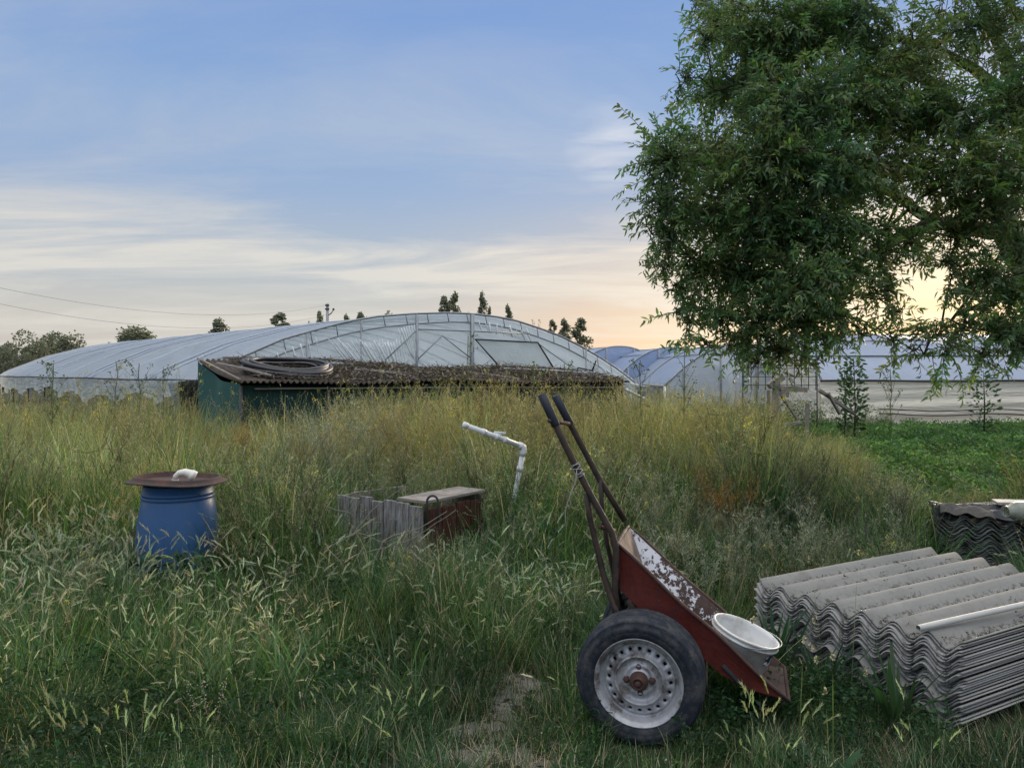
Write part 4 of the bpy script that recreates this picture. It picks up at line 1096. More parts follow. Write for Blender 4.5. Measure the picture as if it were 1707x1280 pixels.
# leafless branch in front of the box
br = empty('dry_branch', (XX(640, 5.1), 5.1, 0)); tag(br, 'bare grey dead branch sprawling in front of the wooden box', 'branch')
bo = br.location
def rb(pts, r0, r1=.0015):
    P_ = [U(*p) - bo for p in pts]; out = []
    for i in range(len(P_) - 1):
        for k in range(4): 
            t = k / 4; q = P_[i].lerp(P_[i + 1], t); out.append(q + Vector((random.uniform(-1, 1), random.uniform(-1, 1), random.uniform(-1, 1))) * .006)
    out.append(P_[-1]); n_ = len(out)
    a = MB(); a.tube(out, [r0 + (r1 - r0) * i / n_ for i in range(n_)], 6); a.build('twig', M_twig, br)
for pts, r0 in (([(620, 945, 5.0), (640, 900, 5.05), (700, 880, 5.1), (745, 852, 5.2)], .007), ([(540, 915, 5.0), (590, 890, 5.1), (620, 850, 5.2), (700, 790, 5.3)], .006),
                ([(541, 845, 5.0), (585, 855, 5.1), (600, 880, 5.1)], .005), ([(590, 892, 5.1), (594, 840, 5.15), (593, 810, 5.2)], .006), ([(700, 893, 5.1), (712, 910, 5.1), (724, 925, 5.0)], .005),
                ([(545, 910, 5.0), (570, 940, 4.9), (583, 955, 4.9)], .004), ([(600, 925, 4.9), (690, 897, 5.0), (760, 850, 5.1)], .004), ([(560, 900, 5.), (600, 888, 5.05), (640, 905, 5.0), (680, 890, 5.0)], .004)):
    rb(pts, r0)

# ================================================================== WHITE PVC STANDPIPE
pv = empty('water_pipe', (XX(860, 6.2), 6.2, 0)); tag(pv, 'white plastic water pipe with a valve, leaning out of the weeds behind the box', 'water pipe')
po = pv.location
pp = [U(773, 708, 6.0) - po, U(836, 728, 6.1) - po, U(871, 744, 6.2) - po]
M_pvc2 = simple('dirty_white_pvc', (.60, .62, .62), .45, var=.2, scale=8)
dd = (pp[2] - pp[0]).normalized()
a = MB(); a.tube([pp[0], pp[2] - dd * .02], .021, 16); a.build('arm_pipe', M_pvc2, pv)
a = MB(); a.tube([pp[0] - dd * .004, pp[0] + dd * .03], .0255, 16); a.build('end_collar', M_pvc2, pv)
for t in (.30, .52, .66): 
    a = MB(); q = pp[0].lerp(pp[2], t); a.tube([q, q + dd * .035], .0265, 16); a.build('collar', M_pvc2, pv)
a = MB(); q = pp[0].lerp(pp[2], .60); a.tube([q, q + Vector((0, 0, .035))], .016, 12); a.bar(q + Vector((-.045, 0, .045)), q + Vector((.05, 0, .036)), .022, .016); a.build('valve', M_pvc2, pv, bevel=.002)
q = pp[2]; dn = U(872, 752, 6.2) - po; b1 = U(861, 812, 6.2) - po; b2 = U(852, 860, 6.2) - po
a = MB(); a.tube([q - dd * .035, q - dd * .01, q + Vector((.004, 0, -.008)), dn + Vector((.0, 0, -.01)), dn.lerp(b1, .12)], .028, 16); a.build('elbow', M_pvc2, pv)
a = MB(); a.tube([dn, b1, b2, Vector((b2.x - .03, 0, -.0))], .0205, 16); a.build('riser_pipe', M_pvc2, pv)
a = MB(); q = dn.lerp(b1, .42); a.tube([q, dn.lerp(b1, .56)], .026, 16); a.build('collar', M_pvc2, pv)

# ================================================================== FENCE REMNANT by the blue greenhouses
fr = empty('wooden_fence', (XX(1292, 14), 14, 0)); tag(fr, 'broken grey wooden fence with a thick post, in the weeds left of the green field', 'fence'); fo = fr.location
def fb(a0, b0, w, h, nm='rail'): 
    a = MB(); a.bar(U(*a0) - fo, U(*b0) - fo, w, h); a.build(nm, M_wood, fr, smooth=False, bevel=.004)
fb((1295, 735, 14), (1293, 651, 14), .11, .11, 'post'); fb((1345, 730, 14.6), (1346, 672, 14.6), .06, .06, 'post'); fb((1281, 700, 14.3), (1281, 650, 14.3), .05, .05, 'post')
fb((1290, 647, 14), (1345, 650, 14.4), .05, .09); fb((1300, 654, 14), (1315, 656, 14), .06, .14, 'board'); fb((1302, 708, 14), (1335, 704, 14.3), .05, .05); fb((1300, 656, 14), (1330, 700, 14.3), .04, .04); fb((1296, 640, 14), (1290, 632, 14), .2, .3, 'post')
fb((1365, 650, 15), (1425, 690, 15.5), .06, .06); fb((1380, 655, 15), (1400, 690, 15.3), .05, .05)
# wire mesh frame behind it
wf_ = empty('wire_mesh', (XX(1300, 17), 17, 0)); tag(wf_, 'upright grid of thin dark wire standing before the pale greenhouse gable', 'wire mesh')
a = MB()
for k in range(11): px = 1240 + k * 12; a.tube([U(px, 560 + 3 * math.sin(k), 17) - wf_.location, U(px, 650, 17) - wf_.location], .009, 4)
for k in range(6): py = 572 + k * 14; a.tube([U(1236, py, 17) - wf_.location, U(1364, py, 17) - wf_.location], .008, 4)
a.build('wire_grid', M_dark, wf_)
a = MB(); a.tube([U(1238, 558, 17) - wf_.location, Vector((XX(1238, 17) - wf_.location.x, 0, 0))], .012, 6); a.tube([U(1362, 558, 17) - wf_.location, Vector((XX(1362, 17) - wf_.location.x, 0, 0))], .012, 6); a.build('frame', M_dark, wf_)

# ================================================================== THE BIG TREE
tree = empty('tree', (XX(1835, 7.6), 7.6, 0)); tag(tree, 'large leafy tree with narrow leaves hanging over the corrugated stacks from the right', 'tree'); to = tree.location
def limb(pts, r0, r1, name='limb', n=10, wob=.03):
    P_ = [U(*p) for p in pts]; out = []
    for i in range(len(P_) - 1):
        a0 = P_[max(0, i - 1)]; a1 = P_[i]; a2 = P_[i + 1]; a3 = P_[min(len(P_) - 1, i + 2)]
        for k in range(6):
            t = k / 6; t2 = t * t; t3 = t2 * t
            q = .5 * ((2 * a1) + (a2 - a0) * t + (2 * a0 - 5 * a1 + 4 * a2 - a3) * t2 + (3 * a1 - a0 - 3 * a2 + a3) * t3)
            out.append(q + Vector((random.uniform(-1, 1), random.uniform(-1, 1), random.uniform(-1, 1))) * wob * .5)
    out.append(P_[-1]); m_ = len(out)
    a = MB(); a.tube([p - to for p in out], [r0 + (r1 - r0) * (i / (m_ - 1)) ** .8 for i in range(m_)], n)
    a.build(name, M_bark, tree); return out
tk = [(1835, 892, 7.6), (1822, 760, 7.55), (1795, 640, 7.4), (1760, 520, 7.2), (1712, 440, 7.0), (1672, 375, 6.9)]
limb(tk, .24, .11, 'trunk', 16)
LP = []
LP += limb([(1674, 380, 6.9), (1640, 385, 6.8), (1560, 375, 6.7), (1500, 395, 6.5), (1440, 430, 6.4), (1370, 455, 6.3), (1260, 450, 6.1), (1150, 430, 6.0)], .085, .012)
LP += limb([(1674, 378, 6.9), (1650, 300, 6.9), (1600, 200, 6.9), (1540, 130, 6.8), (1450, 75, 6.7), (1340, 30, 6.6), (1220, 10, 6.4)], .10, .012)
LP += limb([(1560, 375, 6.7), (1500, 330, 6.7), (1420, 300, 6.6), (1330, 270, 6.4), (1220, 250, 6.2), (1110, 270, 6.0)], .055, .010)
LP += limb([(1760, 520, 7.2), (1720, 250, 7.3), (1700, 170, 7.2), (1660, 60, 7.1), (1600, -60, 7.0)], .13, .03)
LP += limb([(1700, 170, 7.2), (1640, 130, 7.3), (1560, 80, 7.5), (1470, 60, 7.6), (1400, 20, 7.8)], .07, .012)
LP += limb([(1440, 430, 6.4), (1400, 500, 6.2), (1330, 540, 6.1), (1260, 560, 6.0)], .03, .006)
LP += limb([(1712, 440, 7.0), (1660, 500, 6.6), (1600, 520, 6.4), (1560, 560, 6.3)], .035, .006)
LP += limb([(1795, 640, 7.4), (1720, 545, 6.9), (1680, 560, 6.5), (1640, 575, 6.3)], .05, .006)
LP += limb([(1600, 200, 6.9), (1500, 200, 6.6), (1400, 170, 6.4), (1300, 140, 6.2), (1190, 150, 6.1)], .05, .008)
LP += limb([(1500, 395, 6.5), (1440, 380, 6.4), (1350, 370, 6.3), (1250, 350, 6.3), (1120, 360, 6.1)], .03, .004)
LPn = np.array([tuple(p) for p in LP])
M_leaf_b = M_leaf
def twig(seed, n=14, ln=.32, sparse=False):
    t = T(); p = np.zeros(3); d = np.array((1.0, 0, rng.uniform(.0, .35))); d /= np.linalg.norm(d); step = ln / n
    for i in range(n):
        d = d + np.array((0, rng.normal(0, .05), -.035)); d /= np.linalg.norm(d); q = p + d * step
        t.stick(p, q, .0030 * (1 - i / n) + .0008, .0030 * (1 - (i + 1) / n) + .0008, (.06, .05, .03))
        for sgn in ((1, -1) if not sparse else (1 if i % 2 else -1,)):
            sd_ = np.array((-d[1], d[0], 0)); sd_ /= np.linalg.norm(sd_) + 1e-9
            ld = d * rng.uniform(.1, 1.0) + sd_ * sgn * rng.uniform(.2, 1.0) + np.array((rng.normal(0, .3), rng.normal(0, .3), rng.uniform(-.9, .35)))
            if rng.random() < .15: continue
            base_c = (.075, .140, .068) if rng.random() < .78 else (.125, .195, .075)
            t.leaf(q, ld, rng.uniform(.038, .075), rng.uniform(.013, .020), jit(base_c, .25), n=np.array((rng.normal(0, .5), rng.normal(0, .5), 1)), fold=.12)
        p = q
    return t.done()
TW = [twig(i) for i in range(5)] + [twig(i, 10, .26, True) for i in range(3)]
BL = []   # clumps: px, py, radius px, depth, weight
def cl_(lst, d0=6.5, w=1.0):
    for it in lst: BL.append((it[0], it[1], it[2], d0 + rng.uniform(-.45, .45) if len(it) < 4 else it[3], w if len(it) < 5 else it[4]))
cl_([(1230, -70, 80), (1340, -80, 110), (1460, -80, 120), (1600, -90, 130), (1720, -80, 120), (1830, -40, 140)], 6.8)
cl_([(1165, 8, 22, 6.0, .7), (1200, 40, 50), (1250, 60, 75), (1320, 80, 90), (1400, 50, 90), (1490, 110, 90, 6.3), (1580, 60, 90, 6.6, .55), (1680, 50, 90, 6.6, .6), (1790, 120, 110)], 6.4)
cl_([(1142, 132, 22, 6.0, .8), (1175, 75, 28, 6, .8), (1185, 170, 45), (1240, 160, 70), (1310, 190, 90), (1410, 190, 95, 6.1), (1510, 210, 90, 6.2), (1600, 200, 70, 6.0, .8), (1680, 190, 80, 6.1, .8)], 6.2)
cl_([(1096, 250, 26, 5.9, .8), (1088, 297, 24, 5.9, .8), (1115, 280, 45), (1180, 270, 70), (1260, 280, 85), (1350, 300, 90, 5.8), (1440, 300, 80, 6.0, .9), (1530, 290, 60, 6.1, .5), (1610, 290, 80, 5.8), (1690, 300, 80, 5.9)], 6.1)
cl_([(1086, 390, 22, 5.8, .7), (1105, 350, 40, 5.8, .9), (1120, 400, 38, 5.9, .8), (1180, 370, 70), (1260, 380, 85), (1350, 390, 80, 5.8), (1420, 390, 55, 6.0, .65), (1640, 360, 60, 5.8, .9), (1600, 400, 50, 5.9, .8), (1690, 400, 50, 6, .7)], 6.0)
cl_([(1108, 450, 22, 5.8, .7), (1130, 490, 26, 5.8, .7), (1180, 460, 60, 6, .9), (1250, 470, 75), (1330, 480, 75), (1400, 460, 60, 5.9, .75), (1470, 430, 45, 5.8, .7), (1520, 405, 40, 5.7, .8), (1590, 450, 40, 5.8, .5), (1655, 470, 60, 5.8, 1.0), (1700, 500, 50, 5.8, .9)], 5.9)
cl_([(1145, 540, 26, 5.8, .7), (1200, 535, 45, 5.8, .8), (1270, 545, 55, 5.8, .8), (1340, 545, 50, 5.8, .8), (1400, 530, 45, 5.8, .7), (1440, 560, 25, 5.7, .6), (1560, 560, 28, 5.8, .6), (1610, 550, 45, 5.8, .6), (1670, 560, 48, 5.8, 1.0), (1700, 585, 34, 5.8, .9), (1500, 520, 22, 5.9, .5), (1480, 480, 30, 5.8, .6)], 5.8)
cl_([(1175, 575, 24, 5.8, .5), (1245, 585, 32, 5.8, .6), (1490, 570, 24, 5.7, .6), (1525, 585, 24, 5.7, .6), (1580, 590, 28, 5.7, .6), (1640, 595, 28, 5.7, .6), (1460, 500, 30, 5.8, .6), (1220, 580, 26, 5.8, .5), (1300, 590, 35, 5.8, .7), (1345, 598, 28, 5.8, .5), (1265, 605, 25, 5.8, .25), (1400, 570, 22, 5.8, .5), (1540, 590, 18, 5.7, .5), (1690, 560, 35, 5.6, .6)], 5.8)
pos = []; dirs = []; tint = []; sc_ = []; bm = []
for (px, py, rp, dep, wgt) in BL:
    if px > 1430 and py > 330: wgt *= .78
    elif px > 1480: wgt *= .8
    c = U(px, py, dep); rad = rp / FPX * dep
    nt_ = max(5, int(118 * wgt * (rp / 60.0) ** 2))
    if px > 1790 or py < -40: nt_ //= 3
    hub_ = c
    # a branchlet from the nearest limb point to the clump and sub-twigs through it
    near_ = LPn[np.argmin(((LPn - np.array(tuple(c))) ** 2).sum(1))]
    nv = Vector(near_)
    P2 = [nv, nv.lerp(c, .5) + Vector((0, 0, .06)), c]
    bm.append((P2, .014 * min(1.5, rp / 60), .005))
    for k in range(5):
        d = rng.normal(size=3); d /= np.linalg.norm(d); bm.append(([c, c + Vector(d) * rad * .5 + Vector((0, 0, .03)), c + Vector(d) * rad * .95], .006, .002))
    col0 = rng.uniform(1.0, 1.35); yel = rng.uniform(.92, 1.18)
    for k in range(nt_):
        d = rng.normal(size=3); d /= np.linalg.norm(d); q = rad * rng.uniform(.15, 1.0) ** .55
        p = np.array(tuple(c)) + d * (q, q * 1.25, q)
        p -= d * .15; p[2] += .05
        a_ = math.atan2(d[1], d[0]) + rng.normal(0, .7)
        pos.append(p); dirs.append(a_); sc_.append(rng.uniform(.7, 1.15)); tint.append((col0 * yel * rng.uniform(.8, 1.2), col0 * rng.uniform(.85, 1.15), col0 / yel * rng.uniform(.8, 1.1)))
pos = np.array(pos); n = len(pos)
kx = rng.integers(0, len(TW), n)
co = scatter('crown', TW, pos - np.array(tuple(to)), np.array(sc_), M_leaf, np.array(tint), .05, rot=np.array(dirs), kindx=kx, pitch=rng.normal(.12, .7, n)); co.parent = tree
a = MB()
for P_, r0, r1 in bm:
    mid = [P_[0] - to] + [P_[1] - to] + [P_[2] - to]; a.tube(mid, [r0, (r0 + r1) / 2, r1], 5, cap=False)
a.build('twigs', M_bark, tree)

# ================================================================== SAPLINGS
def sapling(px, ytop, ybase, Y, wpx, lab, nl, seed):
    o = empty('sapling', (XX(px, Y), Y, 0)); tag(o, lab, 'sapling', 'young trees at the edge of the green field'); h = U(0, ytop, Y).z
    a = MB(); a.tube([(0, 0, 0), (.02, 0, h * .5), (-.01, 0, h)], [.022, .016, .005], 7); a.build('trunk', M_bark, o)
    t = T(); wr = wpx / 2 / FPX * Y
    for i in range(nl):
        z = h * (.22 + .78 * rng.random()); q = wr * (1 - abs(z / h - .6)) * rng.uniform(.1, 1); a_ = rng.uniform(0, 6.28)
        t.leaf((q * math.cos(a_), q * math.sin(a_), z), (math.cos(a_), math.sin(a_), rng.uniform(-.4, .9)), rng.uniform(.07, .13), rng.uniform(.035, .06), jit((.035, .075, .03), .4))
    t.done(); me = make_mesh('crown', t.V, t.F, t.C, M_leaf); c = bpy.data.objects.new('crown', me); COL.objects.link(c); c.parent = o
sapling(1640, 617, 720, 17.0, 50, 'single young tree standing before the cream side of the right greenhouse', 260, 1)
sapling(1424, 598, 700, 15.5, 38, 'bushy young tree before the left end of the long cream greenhouse side', 420, 2)
sapling(1408, 612, 700, 16.0, 26, 'thinner young stem just left of the bushy young tree', 160, 3)

# ================================================================== GRASS AND WEEDS
G1 = (.028, .072, .026); G2 = (.050, .118, .036); G3 = (.17, .21, .085); STRAW = (.34, .30, .19); PALE = (.33, .35, .27); DK = (.018, .048, .022)
def tuft(nb, rad, L, w, cols, lean=(.05, .5), bend=(.2, 1.4), K=4, dry=.1):
    t = T()
    for i in range(nb):
        a_ = rng.uniform(0, 6.28); q = rad * math.sqrt(rng.random()); az_ = a_ + rng.normal(0, .8)
        c = jit(cols[rng.integers(len(cols))], .3)
        if rng.random() < dry: c = jit(STRAW, .3)
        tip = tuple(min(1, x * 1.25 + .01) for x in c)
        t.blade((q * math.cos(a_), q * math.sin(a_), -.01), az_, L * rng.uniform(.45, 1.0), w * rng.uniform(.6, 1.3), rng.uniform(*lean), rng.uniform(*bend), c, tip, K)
    return t.done()
def head(t, p, th, az, L, col, awn=.05, n=16):
    d0 = np.array((math.cos(az), math.sin(az), 0)); q = np.array(p, float); hk = rng.uniform(.0, .035)
    for i in range(n):
        d = d0 * math.sin(th) + np.array((0, 0, 1)) * math.cos(th)
        for k in range(2):
            r_ = rng.normal(size=3) * .21; dd_ = d + r_; dd_ /= np.linalg.norm(dd_)
            sd_ = np.cross(dd_, rng.normal(size=3)); sd_ /= np.linalg.norm(sd_) + 1e-9
            w = .0016; l = awn * rng.uniform(.6, 1.1) * (1 - .35 * i / n)
            t.tri([tuple(q - sd_ * w), tuple(q + sd_ * w), tuple(q + dd_ * l)], [jit(col, .2)] * 3, [(0, 1, 2)])
        sd_ = np.cross(d, rng.normal(size=3)); sd_ /= np.linalg.norm(sd_) + 1e-9; w = .0042 * math.sin(math.pi * (i + 1.5) / (n + 2))
        t.tri([tuple(q - sd_ * w), tuple(q + sd_ * w), tuple(q + d * L / n * 2.0)], [jit(tuple(x * .8 for x in col), .2)] * 3, [(0, 1, 2)])
        q = q + d * L / n; th += hk
def foxtail(ns, L, col=PALE, hl=.065, spread=.05, bend=(.5, 1.7), awn=.045):
    t = T()
    for i in range(ns):
        a_ = rng.uniform(0, 6.28); q = spread * math.sqrt(rng.random()); az_ = rng.uniform(0, 6.28); l = L * rng.uniform(.55, 1.0)
        p, th = t.blade((q * math.cos(a_), q * math.sin(a_), 0), az_, l, .0026, rng.uniform(0, .25), rng.uniform(*bend), jit(G3, .25), jit(PALE, .2), 6, taper=.3)
        head(t, p, th, az_, hl * rng.uniform(.8, 1.25), jit(col, .22), awn)
        for k in range(3): t.blade((q * math.cos(a_), q * math.sin(a_), 0), rng.uniform(0, 6.28), l * rng.uniform(.4, .75), .006, rng.uniform(.1, .5), rng.uniform(.3, 1.5), jit(G2, .3), None, 4)
    return t.done()
def weed(H=1.0, nb=12, flower=None, col=G3, podc=None, spread=.45, dens=1.0, leafy=5, dots=.35, dotc=PALE):
    t = T(); p = np.zeros(3); pts = [p.copy()]; d = np.array((rng.normal(0, .06), rng.normal(0, .06), 1.0)); n_ = 8
    for i in range(n_):
        d = d + np.array((rng.normal(0, .05), rng.normal(0, .05), 0)); d /= np.linalg.norm(d); q = p + d * H / n_
        r0 = .0042 * (1 - i / n_ * .75); t.stick(p, q, r0, r0 * .9, jit(col, .15)); p = q; pts.append(p.copy())
    def br_(p, d, l, lev):
        m_ = 5; q = np.array(p)
        c = jit(col, .25)
        for i in range(m_):
            d = d + np.array((rng.normal(0, .10), rng.normal(0, .10), .10)); d /= np.linalg.norm(d); q2 = q + d * l / m_
            t.stick(q, q2, .0017 - .0002 * i, .0015 - .0002 * i, c)
            if lev == 0 and rng.random() < .55 * dens: 
                e = d + rng.normal(size=3) * .55; e /= np.linalg.norm(e); br_(q2, e, l * rng.uniform(.3, .55), 1)
            if podc is not None and rng.random() < .8:
                e = d * .6 + rng.normal(size=3) * .6; e[2] = abs(e[2]); e /= np.linalg.norm(e); t.leaf(q2, e, rng.uniform(.018, .035), .0032, jit(podc, .2))
            q = q2
        if rng.random() < dots: t.dot(q, rng.uniform(.003, .006), jit(dotc, .3))
        if flower is not None and rng.random() < flower:
            for k in range(rng.integers(4, 9)): t.dot(q + rng.normal(size=3) * .011, rng.uniform(.003, .006), jit((.52, .50, .12), .25))
    for i in range(nb):
        s = rng.uniform(.3, 1.0); k = min(n_ - 1, int(s * n_)); a_ = rng.uniform(0, 6.28); e = np.array((math.cos(a_) * .65, math.sin(a_) * .65, 1.0)); e /= np.linalg.norm(e)
        br_(pts[k], e, H * rng.uniform(.18, .42) * spread / .45, 0)
    for i in range(leafy):
        z = rng.uniform(.05, .55); k = int(z * n_); a_ = rng.uniform(0, 6.28); t.leaf(pts[k], (math.cos(a_), math.sin(a_), .4), rng.uniform(.06, .14), rng.uniform(.012, .03), jit(G2, .3), fold=.2)
    return t.done()
def herb(n_, rad, h, size, cols, dots=0, dotc=(.7, .7, .68)):
    t = T()
    for i in range(n_):
        a_ = rng.uniform(0, 6.28); q = rad * math.sqrt(rng.random()); z = h * rng.uniform(.05, 1.0); p = (q * math.cos(a_), q * math.sin(a_), z)
        t.leaf(p, (rng.normal(), rng.normal(), rng.uniform(-.2, .8)), size * rng.uniform(.6, 1.3), size * .42, jit(cols[rng.integers(len(cols))], .35))
        if i % 4 == 0: t.stick((p[0] * .6, p[1] * .6, 0), p, .0012, .0009, jit(G2, .2))
    for i in range(dots):
        a_ = rng.uniform(0, 6.28); q = rad * math.sqrt(rng.random()); t.dot((q * math.cos(a_), q * math.sin(a_), h * rng.uniform(.75, 1.25)), rng.uniform(.0028, .005), jit(dotc, .15))
    return t.done()

bp_ = np.array([tuple(A0 + (A1 - A0) * u_ + (A2 - A1) * v_ + Vector((0, 0, .52))) for u_, v_ in BOXIN]); nb_ = len(bp_)
tag(scatter('box_weeds', [tuft(26, .05, .30, .004, [G1, G2, STRAW, G3], K=4, dry=.25), weed(.35, 8, None, G3, (.22, .24, .15)), herb(50, .08, .2, .025, [G1, G2])], bp_, rng.uniform(.5, .95, nb_), M_grass, np.ones((nb_, 3)), .15), kind='stuff')
# --- how tall the vegetation may stand at a spot, from what it leaves visible
KEEP = [  # px0, px1, visible down to y, depth of what is kept visible
    (330, 460, 690, 11.0), (460, 560, 680, 11.0), (560, 640, 655, 11.0), (225, 365, 850, 5.3), (365, 385, 812, 5.3), (206, 225, 812, 5.3), (562, 705, 885, 5.3), (705, 805, 892, 5.6), (772, 885, 790, 5.9),
    (958, 1010, 1150, 3.28), (1010, 1130, 1232, 3.28), (1130, 1180, 1180, 3.28), (1180, 1250, 1120, 3.1), (1250, 1320, 1150, 3.0), (1010, 1060, 1000, 3.4), (985, 1045, 900, 3.5), (935, 1010, 840, 3.6), (895, 960, 720, 3.7),
    (1240, 1320, 1060, 4.3), (1300, 1500, 1100, 3.9), (1490, 1625, 1165, 3.35), (1620, 1707, 1130, 3.4), (1556, 1720, 960, 5.9), (1300, 1720, 722, 21), (1284, 1345, 700, 14.0), (1350, 1420, 722, 20), (1420, 1460, 750, 20), (1460, 1510, 785, 20), (1510, 1720, 812, 20), (1045, 1320, 870, 3.5)]
KX0 = np.array([k[0] for k in KEEP]); KX1 = np.array([k[1] for k in KEEP]); KY = np.array([k[2] for k in KEEP]); KD = np.array([k[3] for k in KEEP])
def hmax(x, y):
    px = CX + FPX * x / y
    top = 652 - 15 * np.exp(-((px - 860) / 260) ** 6) + 7 * np.sin(px * .021) + 7 * np.sin(px * .057 + 2)
    h = CAMZ - (top - HY) / FPX * y
    for a_, b_, yy, dd in zip(KX0, KX1, KY, KD):
        m_ = (px > a_ - 4) & (px < b_ + 4) & (y < dd + .05)
        h = np.where(m_, np.minimum(h, CAMZ - (yy - HY) / FPX * y), h)
    return h
def blocked(x, y):
    b = (np.abs(x - bpos.x) < .32) & (np.abs(y - bpos.y) < .32)
    for (o_, ex, ey, l0, l1, w0, w1) in ((P1, e2, e1, -.06, 1.7, -.08, 1.24), (BO, f2, f1, -.06, .65, -.08, 1.3)):
        dx, dy = x - o_.x, y - o_.y; u = dx * ex.x + dy * ex.y; v = dx * ey.x + dy * ey.y
        b |= (u > l0) & (u < l1) & (v > w0) & (v < w1)
    dx, dy = x - P0.x, y - P0.y; u = dx * fA.x + dy * fA.y; v = dx * aA.x + dy * aA.y
    b |= (np.abs(u) < .2) & (v > -.07) & (v < .72)
    dx, dy = x - FL.x, y - FL.y; u = dx * sx.x + dy * sx.y; v = dx * sy.x + dy * sy.y
    b |= (u > -.15) & (u < SL) & (v > -.1)
    w_ = A1 - A0; wl = w_.length; wx = w_ / wl; v_ = A2 - A1; vl = v_.length; vx = v_ / vl
    dx, dy = x - A0.x, y - A0.y; det = wx.x * vx.y - wx.y * vx.x; u = (dx * vx.y - dy * vx.x) / det; v = (wx.x * dy - wx.y * dx) / det
    b |= (u > -.05) & (u < wl + .05) & (v > -.05) & (v < vl + .05)
    return b
def infield(x, y): return (x > 4.0 + (y - 8) * .235) & (y > 7.7) & (y < 20.6)
def pathm(x, y):
    m_ = np.zeros_like(x)
    for (cx, cy, rx, ry, ro, _) in PATH:
        dx, dy = x - cx, y - cy; u = (dx * math.cos(ro) + dy * math.sin(ro)) / rx; v = (-dx * math.sin(ro) + dy * math.cos(ro)) / ry
        m_ = np.maximum(m_, np.clip((1.12 - (u * u + v * v)) * 1.6, 0, 1))
    return m_
def nz2(x, y, s, ph=0):
    return (np.sin(x * s + 1.3 * np.sin(y * s * .7 + ph)) * np.cos(y * s * 1.1 + ph + 1.7 * np.sin(x * s * .6)) + .5 * np.sin(x * s * 2.3 + ph) * np.sin(y * s * 2.1 + 1 + ph)) / 1.5
def sow(y0, y1, per_m2, margin=1.06, pxr=None, dens=None):
    # candidates over the visible ground wedge between two depths
    wmax = .66 * y1 * margin * 2; n_ = int(per_m2 * wmax * (y1 - y0))
    x = rng.uniform(-wmax / 2, wmax / 2, n_); y = rng.uniform(y0, y1, n_)
    px = CX + FPX * x / y; k = (px > -70) & (px < 1780) & ~blocked(x, y)
    if pxr: k &= (px > pxr[0]) & (px < pxr[1])
    x, y = x[k], y[k]
    if dens is not None:
        k = rng.random(len(x)) < dens(x, y, CX + FPX * x / y); x, y = x[k], y[k]
    return x, y, CX + FPX * x / y
def dk(t, k): return t * k
def put(name, tm, x, y, h, hh, label=None, tint=None, lean=.1, wind=(.0, .0), mins=.3, hcap=True, mat=None):
    """h: wanted height, hh: template height"""
    if hcap: h = np.minimum(h, hmax(x, y) - .005)
    k = h > mins * hh * .5; x, y, h = x[k], y[k], h[k]
    if tint is not None: tint = tint[k]
    hh = float(np.mean([np.percentile(t_.V[:, 2], 99.5) for t_ in tm]))
    s = h / hh; n_ = len(x)
    z = .02 * np.sin(x * 1.7 + 1) * np.cos(y * 1.3) - .005
    tn = np.ones((n_, 3)) if tint is None else tint
    tn = tn * rng.uniform(.75, 1.25, (n_, 1))
    o = scatter(name, tm, np.stack([x, y, z], 1), s, mat or M_grass, tn, lean, wind)
    tag(o, kind='stuff'); return o
def warm_tint(x, y, px):
    """patches where the plants themselves are yellower / greyer / greener"""
    n_ = nz2(x, y, 1.1); m_ = nz2(x, y, 2.7, 2.0)
    t = np.ones((len(x), 3)); t[:, 0] += .25 * n_ + .15 * m_; t[:, 1] += .10 * n_ + .08 * m_; t[:, 2] += -.05 * n_
    t *= (1 + .45 * nz2(x, y, 1.9, 5))[:, None]
    return t
def baseh(x, y, px):
    h = np.interp(y, [2.4, 3.0, 3.6, 4.2, 5.0, 5.8, 6.6, 7.5, 9, 12], [.10, .15, .24, .36, .48, .62, .80, .95, 1.15, 1.2])
    return h * (1 + .38 * nz2(x, y, 1.6, 1) + .18 * nz2(x, y, 4, 3))
# short cover near the camera
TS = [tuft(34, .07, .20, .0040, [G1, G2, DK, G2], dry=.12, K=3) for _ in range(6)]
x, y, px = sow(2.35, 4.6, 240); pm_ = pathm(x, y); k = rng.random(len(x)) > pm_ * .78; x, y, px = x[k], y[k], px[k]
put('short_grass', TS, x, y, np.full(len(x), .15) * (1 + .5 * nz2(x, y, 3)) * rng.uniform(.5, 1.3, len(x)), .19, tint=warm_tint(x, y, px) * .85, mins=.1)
TD = [tuft(22, .09, .16, .0028, [STRAW, (.20, .17, .11), (.13, .12, .07)], lean=(.5, 1.4), bend=(-.2, .9), dry=.4, K=3) for _ in range(4)]
x, y, px = sow(2.35, 5.0, 90, dens=lambda x, y, px: np.clip(.25 + .7 * nz2(x, y, 1.5, 4) + .5 * (px > 1400) + .25 * ((px > 560) & (px < 960) & (y < 3.6)), .05, 1))
x = np.concatenate([x, rng.uniform(-.4, .4, 60)]); y = np.concatenate([y, rng.uniform(2.8, 4.1, 60)])
put('dry_grass', TD, x, y, rng.uniform(.07, .15, len(x)), .12, mins=.1)
TH = [herb(70, .09, .09, .020, [G1, G2, DK], 0) for _ in range(3)] + [herb(60, .10, .12, .018, [G1, G2], 1, (.5, .52, .46)) for _ in range(2)]
x, y, px = sow(2.35, 4.8, 120, dens=lambda x, y, px: np.clip(.55 + .8 * nz2(x, y, 2.2, 7), .1, 1) * (1 - .92 * pathm(x, y)))
put('ground_leaves', TH, x, y, rng.uniform(.05, .13, len(x)), .10, tint=warm_tint(x, y, px), mins=.1)
TC = [herb(130, .13, .34, .022, [G1, G2, G3], 15, (.55, .58, .52)) for _ in range(4)]
